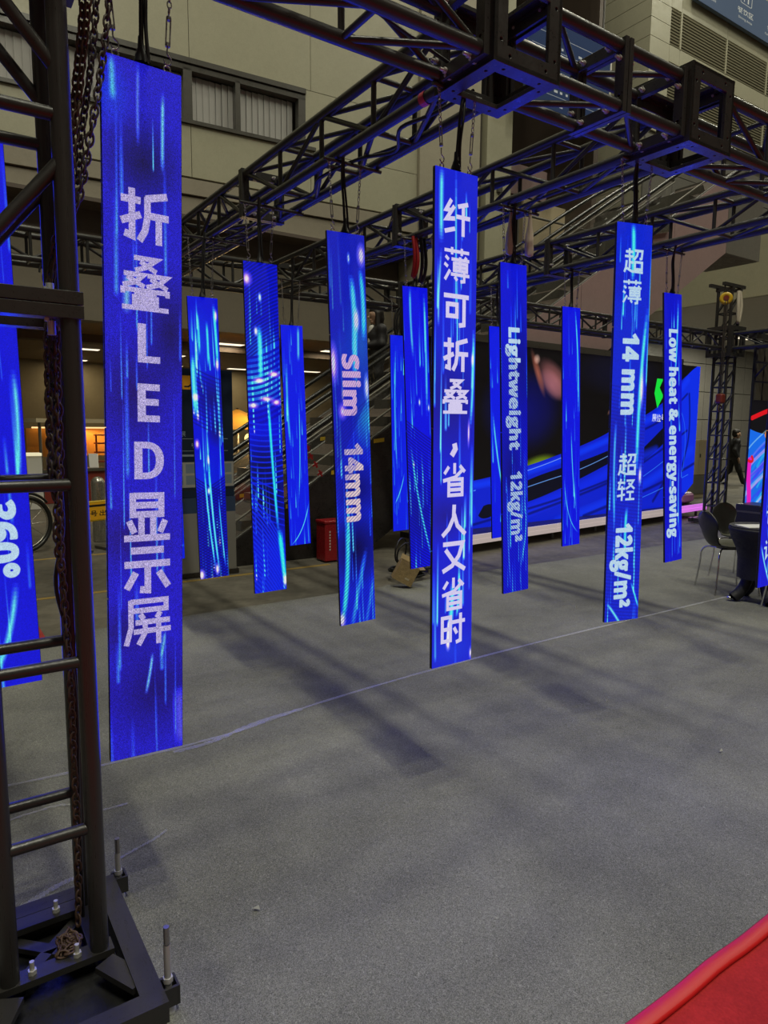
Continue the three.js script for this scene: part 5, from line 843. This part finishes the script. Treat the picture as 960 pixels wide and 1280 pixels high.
const wayPicture = canvasTexture(1024, 320, (g, W, H) => {
  g.fillStyle = 'rgb(86,104,138)'; g.fillRect(0, 0, W, H); const c = 'rgb(232,234,236)'; g.fillStyle = c; g.strokeStyle = c; g.lineWidth = 4;
  ['出口', '餐饮区', '会议区'].forEach((w, k) => { const x = (0.14 + 0.27 * k) * W; [...w].forEach((ch, i) => glyph(g, ch, x + (i - (w.length - 1) / 2) * 50, 0.62 * H, 46, c)); g.font = '24px sans-serif'; g.textAlign = 'center'; g.fillText(['Exit', 'Dining Area', 'Conference Area'][k], x, 0.82 * H); g.beginPath(); g.roundRect(x - 50, 0.12 * H, 100, 100, 12); g.stroke(); });
  g.fillRect(0.14 * W - 6, 60, 12, 55); g.beginPath(); g.moveTo(0.14 * W - 24, 66); g.lineTo(0.14 * W, 44); g.lineTo(0.14 * W + 24, 66); g.fill();
  g.fillRect(0.41 * W - 22, 52, 6, 70); g.fillRect(0.41 * W + 12, 52, 10, 70); for (const d of [-22, 0, 22]) { g.beginPath(); g.arc(0.68 * W + d, 82 - (d ? 0 : 14), 9, 0, 7); g.fill(); g.fillRect(0.68 * W + d - 10, 94 - (d ? 0 : 14), 20, 26); }
});
function signMat(map) { return new THREE.MeshStandardMaterial({ map, roughness: 1 }); }
{
  const t = thing('directory_sign', 'blue directory board with white floor list hanging above the gallery', 'sign', [13.2, 9.75, -13.3]);
  part('board', new RoundedBoxGeometry(3.2, 2.3, 0.12, 2, 0.02), M.signBlue, t, [1.6, 1.15, 0]); part('print', new THREE.PlaneGeometry(3.14, 2.24), signMat(dirPicture), t, [1.6, 1.15, 0.065]);
  for (const x of [0.3, 2.9]) rod('hanger_rod', V(x, 2.3, 0), V(x, 6.5, 0), 0.03, M.frameGrey, t);
  slab('white_post', 3.2, 3.26, -0.3, 2.3, -0.05, 0.05, M.white, t);
  const w = thing('wayfinding_sign', 'long blue sign with white pictograms for dining and conference areas', 'sign', [20.95, 14.93, -13.85]);
  part('board', new RoundedBoxGeometry(7.0, 1.3, 0.12, 2, 0.02), M.signBlue, w, [3.5, 0.65, 0]); part('print', new THREE.PlaneGeometry(6.98, 1.28), signMat(wayPicture), w, [3.5, 0.65, 0.066]);
}
const kioskPicture = canvasTexture(512, 1024, (g, W, H) => {
  g.fillStyle = 'rgb(20,38,62)'; g.fillRect(0, 0, W, H); g.fillStyle = 'rgb(240,170,40)'; g.fillRect(0.27 * W, 0.05 * H, 150, 110); g.strokeStyle = 'rgb(20,30,50)'; g.lineWidth = 12; g.beginPath(); g.moveTo(0.3 * W, 0.135 * H); g.lineTo(0.36 * W, 0.135 * H); g.lineTo(0.47 * W, 0.085 * H); g.lineTo(0.53 * W, 0.085 * H); g.stroke(); g.fillRect(0.39 * W, 0.062 * H, 12, 24);
  const c = 'rgb(150,165,180)'; ['展', '厅', '出', '入', '口'].forEach((ch, i) => GLYPH[ch] && glyph(g, ch, (0.26 + 0.13 * i) * W, 0.50 * H, 44, c)); g.fillStyle = c; g.fillRect(0.08 * W, 0.535 * H, 0.84 * W, 4);
  ['餐', '饮'].forEach((ch, i) => glyph(g, ch, (0.42 + 0.13 * i) * W, 0.59 * H, 44, c)); g.fillRect(0.08 * W, 0.63 * H, 0.84 * W, 4); g.fillRect(0.1 * W, 0.66 * H, 0.55 * W, 16);
  g.fillStyle = 'rgb(165,165,160)'; g.fillRect(0, 0.72 * H, W, 0.2 * H); g.fillStyle = 'rgb(120,135,150)'; for (let i = 0; i < 4; i++) for (let j = 0; j < 2; j++) g.fillRect((0.05 + 0.24 * i) * W, (0.735 + 0.09 * j) * H, 0.2 * W, 0.072 * H); g.fillStyle = 'rgb(30,34,40)'; g.fillRect(0, 0.93 * H, W, 12);
});
{
  const t = thing('information_kiosk', 'dark blue information stand with an orange pictogram on a grey plinth', 'kiosk', [2.28, 0, -6.98]);
  slab('plinth', -0.22, 0.52, 0, 0.68, -0.25, 0, M.plinth, t); slab('plinth_base', -0.24, 0.54, 0, 0.05, -0.27, 0.02, M.darkPanel, t); slab('blue_band', -0.22, 0.52, 0.68, 0.84, -0.25, 0, M.signBlue, t);
  slab('board', -0.22, 0.52, 0.84, 2.17, -0.2, -0.03, M.signBlue, t); part('print', new THREE.PlaneGeometry(0.73, 1.32), signMat(kioskPicture), t, [0.15, 1.505, -0.024]);
}
{
  // lit stall with orange back wall, seen between tower and banner
  const t = thing('snack_stall', 'warmly lit snack stall with an orange back and dark counter', 'stall', [2.95, 0, -15.4], 0.25);
  slab('back_wall', -0.9, 1.7, 0.9, 1.5, -0.9, -0.85, M.orange, t); slab('counter', -1.0, 1.8, 0, 0.62, -0.3, 0.1, M.maroon, t); slab('counter_top', -1.05, 1.85, 0.62, 0.68, -0.35, 0.15, M.frameGrey, t);
  const sh = new THREE.Group(); sh.name = 'red_rack'; t.add(sh); sh.position.set(0.42, 0.68, -0.5);
  for (const x of [0, 0.24, 0.48]) block('rack_post', [x, 0.35, 0], [0.03, 0.7, 0.03], M.maroon, sh); for (const y of [0.1, 0.3, 0.5, 0.68]) block('rack_shelf', [0.24, y, 0], [0.5, 0.03, 0.2], M.maroon, sh);
  const face = slab('lamp_strip', -0.8, 1.6, 1.5, 1.53, -0.8, -0.7, new THREE.MeshStandardMaterial({ color: 0, emissive: lin(1, 0.6, 0.25), emissiveIntensity: 1.5 }), t); face.userData.label = 'glowing warm lamp strip';
  area('stall_light', lin(1, 0.58, 0.22), 22, 2.3, 0.1, [0.4, 1.49, -0.7], [2.95 + 0.2, 0, -16.0], t);
  slab('canopy', -1.1, 1.9, 1.62, 1.7, -0.95, 0.2, M.beige, t); for (const x of [-1.0, 1.8]) rod('canopy_post', V(x, 0, 0.1), V(x, 1.62, 0.1), 0.03, M.frameGrey, t);
  for (const [x, z] of [[-0.2, -0.05], [0.1, -0.02]]) tag(part('menu_card', new RoundedBoxGeometry(0.2, 0.3, 0.02, 2, 0.005), M.paper, scene, [2.95 + x, 0.83, -15.4 + z], [-0.15, 0.25, 0]), x < 0 ? 'white menu card standing on the stall counter' : 'second white menu card beside the first on the stall counter', 'card');
}
{
  const t = thing('parasol_stall', 'stall with an orange parasol glowing behind the escalator rails', 'stall', [6.6, 0, -16.2]);
  const cone = new THREE.ConeGeometry(1.25, 0.5, 8, 1, true); part('parasol_canopy', cone, new THREE.MeshPhysicalMaterial({ color: lin(0.8, 0.42, 0.06), roughness: 1, transmission: 0.3, side: THREE.DoubleSide }), t, [0, 1.75, 0]);
  rod('parasol_pole', V(0, 0, 0), V(0, 2.02, 0), 0.03, M.frameGrey, t); slab('counter', -0.9, 0.9, 0, 0.9, -0.6, 0.4, M.frameGrey, t);
  const b = part('lamp_bulb', new THREE.SphereGeometry(0.13, 16, 12), new THREE.MeshStandardMaterial({ color: 0, emissive: lin(1, 0.72, 0.25), emissiveIntensity: 2 }), t, [0.1, 1.28, 0.5]); b.userData.label = 'glowing yellow bulb';
  const l = new THREE.PointLight(lin(1, 0.7, 0.3), 7); l.name = 'parasol_bulb_light'; l.position.set(0.1, 1.28, 0.5); t.add(l);
}
{
  const t = thing('light_barrier', 'pale lit counter with a bright top edge behind the tower', 'counter', [0.7, 0, -14.2]);
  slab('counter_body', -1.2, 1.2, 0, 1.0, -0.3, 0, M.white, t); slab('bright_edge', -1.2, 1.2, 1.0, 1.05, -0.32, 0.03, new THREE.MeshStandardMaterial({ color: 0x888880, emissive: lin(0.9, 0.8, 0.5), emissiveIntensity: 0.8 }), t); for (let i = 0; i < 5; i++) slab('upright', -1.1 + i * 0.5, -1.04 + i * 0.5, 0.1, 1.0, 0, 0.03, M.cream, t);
  area('counter_edge_light', lin(1, 0.85, 0.5), 3, 2.3, 0.06, [0, 1.03, 0.05], [0.7, 0, -10], t);
}
{
  const pic = canvasTexture(256, 96, (g, W, H) => { g.fillStyle = 'rgb(235,170,20)'; g.fillRect(0, 0, W, H); g.fillStyle = 'rgb(30,24,10)'; g.fillRect(0, 0.12 * H, W, 12); ['展', '位', '号', '出', '口'].forEach((c, i) => glyph(g, c, (0.2 + 0.15 * i) * W, 0.62 * H, 32, 'rgb(30,24,10)')); });
  const t = thing('yellow_notice', 'yellow notice board with black lettering on grey legs', 'sign', [1.78, 0, -9.2], 0.35);
  part('board', new RoundedBoxGeometry(0.9, 0.26, 0.05, 2, 0.01), M.yellow, t, [0, 0.5, 0]); part('print', new THREE.PlaneGeometry(0.86, 0.22), signMat(pic), t, [0, 0.5, 0.027]);
  for (const x of [-0.25, 0.25]) { block('leg', [x, 0.2, -0.02], [0.09, 0.4, 0.04], M.steel, t); block('foot', [x, 0.015, 0], [0.3, 0.03, 0.3], M.frameGrey, t); }
  const p = thing('grey_bollard', 'short grey bollard behind the yellow notice board', 'bollard', [2.0, 0, -9.9]); part('post', new THREE.CylinderGeometry(0.09, 0.09, 0.8, 20), M.steel, p, [0, 0.4, 0]); part('cap', new THREE.SphereGeometry(0.09, 18, 8, 0, 6.3, 0, 1.57), M.steel, p, [0, 0.8, 0]);
}
{
  const t = thing('hand_cart', 'cart with a large black spoked wheel seen between banner and tower', 'cart', [1.05, 0, -9.4], 0.5);
  for (const [x, name] of [[0, 'wheel'], [-0.75, 'wheel']]) {
    const w = part(name, new THREE.TorusGeometry(0.33, 0.028, 8, 36), M.plastic, t, [x, 0.36, 0]); part('rim', new THREE.TorusGeometry(0.29, 0.012, 6, 32), M.steel, w);
    for (let i = 0; i < 10; i++) { const a = i * 0.628; rod('spoke', V(0, 0, 0.02 * (i % 2 ? 1 : -1)), V(0.29 * Math.cos(a), 0.29 * Math.sin(a), 0), 0.004, M.steel, w, true); }
    part('hub', new THREE.CylinderGeometry(0.03, 0.03, 0.09, 12).rotateX(QUARTER), M.frameGrey, w);
  }
  part('fender', new THREE.TorusGeometry(0.385, 0.018, 6, 24, 2.2), M.plastic, t, [0, 0.36, 0], [0, 0, 0.7]); rod('frame_tube', V(-0.75, 0.36, 0.06), V(-0.3, 0.62, 0.06), 0.02, M.plastic, t); rod('frame_tube', V(-0.3, 0.62, 0.06), V(0, 0.36, 0.06), 0.02, M.plastic, t); rod('frame_tube', V(-0.75, 0.36, 0.06), V(0, 0.36, 0.06), 0.016, M.plastic, t);
}
{
  const t = thing('white_cabinet', 'beige cabinet standing beside the right end of the big screen', 'cabinet', [14.9, 0, -9.3]); slab('cabinet_body', -0.25, 0.45, 0.0, 1.35, -0.3, 0.2, M.beige, t); slab('door', -0.22, 0.1, 0.55, 1.32, 0.2, 0.225, M.beige, t); slab('door', 0.115, 0.42, 0.55, 1.32, 0.2, 0.225, M.beige, t); slab('lower_door', -0.22, 0.42, 0.1, 0.53, 0.2, 0.22, M.wallGrey, t); slab('lock', 0.13, 0.17, 0.95, 1.03, 0.225, 0.235, M.frameGrey, t);
  const f = thing('flight_case', 'low black flight case at the foot of the hoist tower', 'case', [10.98, 0, -5.62]); part('case_body', new RoundedBoxGeometry(0.5, 0.36, 0.4, 2, 0.02), M.plastic, f, [0, 0.25, 0]); slab('case_trim', -0.255, 0.255, 0.30, 0.33, -0.205, 0.205, M.frameGrey, f); for (const x of [-0.2, 0.2]) for (const z of [-0.15, 0.15]) part('caster', new THREE.CylinderGeometry(0.03, 0.03, 0.03, 12).rotateX(QUARTER), M.rail, f, [x, 0.03, z]);
}

// ---------------------------------------------------------------- people
function flesh(bones, cell, k = 0.025) {
  const lo = V(1e9, 1e9, 1e9), hi = V(-1e9, -1e9, -1e9);
  for (const b of bones) for (const [p, r] of [[b[0], b[1]], [b[2], b[3]]]) { lo.min(V(p[0] - r, p[1] - r, p[2] - r)); hi.max(V(p[0] + r, p[1] + r, p[2] + r)); }
  const c = lo.clone().add(hi).multiplyScalar(0.5), half = Math.max(hi.x - lo.x, hi.y - lo.y, hi.z - lo.z) / 2 + 0.04, N = Math.min(110, Math.ceil(half * 2 / cell)), mc = new MarchingCubes(N, new THREE.MeshStandardMaterial(), false, false, 120000), h = N / 2;
  for (let z = 0; z < N; z++) for (let y = 0; y < N; y++) for (let x = 0; x < N; x++) {
    const px = c.x + (x - h) / h * half, py = c.y + (y - h) / h * half, pz = c.z + (z - h) / h * half; let d = 1e3;
    for (const [a, ra, b, rb] of bones) {
      const bx = b[0] - a[0], by = b[1] - a[1], bz = b[2] - a[2], t = Math.max(0, Math.min(1, ((px - a[0]) * bx + (py - a[1]) * by + (pz - a[2]) * bz) / (bx * bx + by * by + bz * bz + 1e-9)));
      const e = Math.hypot(px - a[0] - bx * t, py - a[1] - by * t, pz - a[2] - bz * t) - (ra + (rb - ra) * t), m = Math.max(k - Math.abs(d - e), 0) / k; d = Math.min(d, e) - m * m * k * 0.25;
    }
    mc.field[z * N * N + y * N + x] = -d;
  }
  mc.isolation = 0; mc.update(); const n = mc.count, g = new THREE.BufferGeometry();
  const P = mc.positionArray.slice(0, n * 3), Nn = mc.normalArray.slice(0, n * 3); for (let i = 0; i < n; i++) { P[i * 3] = P[i * 3] * half + c.x; P[i * 3 + 1] = P[i * 3 + 1] * half + c.y; P[i * 3 + 2] = P[i * 3 + 2] * half + c.z; }
  g.setAttribute('position', new THREE.BufferAttribute(P, 3)); g.setAttribute('normal', new THREE.BufferAttribute(Nn, 3)); return g;
}
const headBones = (x, y, z) => [[[x, y + 0.03, z - 0.012], 0.092, [x, y + 0.02, z + 0.02], 0.086], [[x, y - 0.05, z + 0.03], 0.06, [x, y - 0.085, z + 0.05], 0.035], [[x, y + 0.0, z + 0.1], 0.012, [x, y - 0.025, z + 0.118], 0.016], [[x - 0.092, y, z], 0.014, [x - 0.094, y - 0.03, z], 0.012], [[x + 0.092, y, z], 0.014, [x + 0.094, y - 0.03, z], 0.012], [[x - 0.02, y - 0.06, z + 0.088], 0.008, [x + 0.02, y - 0.06, z + 0.088], 0.008], [[x - 0.035, y + 0.03, z + 0.085], 0.012, [x - 0.02, y + 0.03, z + 0.09], 0.01], [[x + 0.035, y + 0.03, z + 0.085], 0.012, [x + 0.02, y + 0.03, z + 0.09], 0.01]];
const handBones = (w, d) => { const o = [], s = V(...d).normalize(), side = V(-s.z, 0, s.x).normalize(); if (side.lengthSq() < 0.1) side.set(0, 0, 1); const at = (f, q, dn = 0) => [w[0] + s.x * f + side.x * q, w[1] + s.y * f + side.y * q - dn, w[2] + s.z * f + side.z * q]; o.push([at(0, 0), 0.024, at(0.07, 0), 0.03]); [[-0.027, 0.15], [-0.009, 0.17], [0.009, 0.165], [0.026, 0.14]].forEach(([q, l]) => { o.push([at(0.08, q), 0.0095, at(l * 0.8, q * 1.15, 0.005), 0.009]); o.push([at(l * 0.8, q * 1.15, 0.005), 0.009, at(l, q * 1.1, 0.025), 0.007]); }); o.push([at(0.02, 0.03), 0.012, at(0.075, 0.058, 0.012), 0.009]); return o; };
function person(label, pos, turn, j) {
  const t = thing('person', label, 'person', pos, turn), limb = (a, ra, b, rb) => [a, ra, b, rb];
  const hands = [], arms = [], sleeves = [], legs = [], trousers = [];
  for (const s of [0, 1]) {
    const [sh, el, wr, hd] = j.arms[s], [hp, kn, an, toe] = j.legs[s];
    arms.push(limb(sh, 0.045, el, 0.038), limb(el, 0.036, wr, 0.024)); hands.push(flesh(handBones(wr, hd), 0.0035, 0.007)); sleeves.push(limb(sh, 0.068, el, 0.056), limb(el, 0.054, [wr[0] * 0.96 + el[0] * 0.04, wr[1] * 0.96 + el[1] * 0.04, wr[2] * 0.96 + el[2] * 0.04], 0.042));
    legs.push(limb(hp, 0.075, kn, 0.052), limb(kn, 0.05, an, 0.034), limb(an, 0.034, toe, 0.026)); trousers.push(limb(hp, 0.098, kn, 0.076), limb(kn, 0.074, an, 0.062));
  }
  const torso = [[j.hips, 0.12, j.chest, 0.13], [j.chest, 0.12, j.neck, 0.06], [j.neck, 0.05, [j.head[0], j.head[1] - 0.05, j.head[2]], 0.05], [[j.arms[0][0][0], j.arms[0][0][1], j.arms[0][0][2]], 0.06, j.arms[1][0], 0.06]];
  const b = part('body', mergeGeometries([flesh([...torso, ...arms, ...legs], 0.017, 0.03), flesh(headBones(...j.head), 0.005, 0.018), ...hands]), M.skin, t);
  part('jacket', flesh([[[j.hips[0] - 0.05, j.hips[1] - 0.02, j.hips[2]], 0.125, [j.hips[0] + 0.05, j.hips[1] - 0.02, j.hips[2]], 0.125], [j.hips, 0.145, j.chest, 0.155], [j.chest, 0.15, [j.neck[0], j.neck[1] - 0.03, j.neck[2]], 0.075], [j.arms[0][0], 0.078, j.arms[1][0], 0.078], ...sleeves], 0.018, 0.05), j.top ?? M.darkCloth, b);
  if (j.shirt) part('shirt', flesh([[[j.chest[0], j.chest[1] + 0.1, j.chest[2] + 0.09], 0.06, [j.hips[0], j.hips[1] + 0.1, j.hips[2] + 0.1], 0.07]], 0.014), M.white, b);
  part('trousers', flesh(trousers, 0.018, 0.05), j.bottom ?? M.darkCloth, b);
  const h = j.head; part('hair', flesh(j.longHair ? [[[h[0], h[1] + 0.075, h[2] + 0.02], 0.078, [h[0], h[1] + 0.06, h[2] - 0.03], 0.1], [[h[0], h[1] + 0.05, h[2] - 0.03], 0.1, [h[0], h[1] - 0.02, h[2] - 0.06], 0.085], [[h[0] - 0.075, h[1] + 0.03, h[2] - 0.005], 0.04, [h[0] - 0.09, h[1] - 0.18, h[2]], 0.04], [[h[0] + 0.075, h[1] + 0.03, h[2] - 0.005], 0.04, [h[0] + 0.09, h[1] - 0.18, h[2]], 0.04], [[h[0], h[1], h[2] - 0.08], 0.06, [h[0], h[1] - 0.2, h[2] - 0.08], 0.06]] : [[[h[0], h[1] + 0.075, h[2] + 0.03], 0.07, [h[0], h[1] + 0.07, h[2] - 0.03], 0.085], [[h[0], h[1] + 0.055, h[2] - 0.025], 0.096, [h[0], h[1] + 0.0, h[2] - 0.04], 0.083]], 0.011), M.hair, b);
  for (const s of [0, 1]) { const [, , an, toe] = j.legs[s]; part('shoe', flesh([[[an[0], an[1] - 0.03, an[2]], 0.045, toe, 0.038]], 0.012), M.rail, b); }
  return t;
}
// walking man, seen from his side
person('man in dark clothes walking past the grey wall beside the hoist tower', [19.55, 0, -10.75], 0.9, {
  head: [0, 1.46, 0.03], neck: [0, 1.33, 0], chest: [0, 1.16, 0], hips: [0, 0.84, 0],
  arms: [[[-0.17, 1.26, 0], [-0.22, 1.02, -0.08], [-0.22, 0.82, 0.02], [0, -1, 0.3]], [[0.17, 1.26, 0], [0.22, 1.02, 0.04], [0.2, 0.86, 0.18], [0, -1, 0.5]]],
  legs: [[[-0.085, 0.8, 0], [-0.09, 0.46, 0.12], [-0.085, 0.10, 0.26], [-0.085, 0.04, 0.39]], [[0.085, 0.8, 0], [0.09, 0.43, -0.06], [0.085, 0.12, -0.32], [0.085, 0.04, -0.2]]],
});
// woman standing on the farther escalator
person('woman with long hair in a dark jacket and pale top on the escalator', [6.10, 2.03, -9.2], -1.75, {
  head: [0, 1.28, 0.04], neck: [0, 1.14, 0], chest: [0, 0.99, 0], hips: [0, 0.72, 0], longHair: true, shirt: true, top: std(lin(0.016, 0.014, 0.017), 1),
  arms: [[[-0.16, 1.07, 0], [-0.2, 0.85, 0.02], [-0.06, 0.88, 0.2], [0.6, 0.2, 0.3]], [[0.16, 1.07, 0], [0.2, 0.84, 0.02], [0.05, 0.82, 0.2], [-0.6, 0.2, 0.2]]],
  legs: [[[-0.08, 0.7, 0], [-0.08, 0.40, 0.02], [-0.08, 0.09, 0], [-0.08, 0.03, 0.13]], [[0.08, 0.7, 0], [0.08, 0.40, 0.02], [0.08, 0.09, 0], [0.08, 0.03, 0.13]]],
});

scene.traverse((o) => { if (o.isMesh) o.castShadow = o.receiveShadow = true; if (o.isPointLight || o.isSpotLight) o.castShadow = true; });
renderer.render(scene, camera);
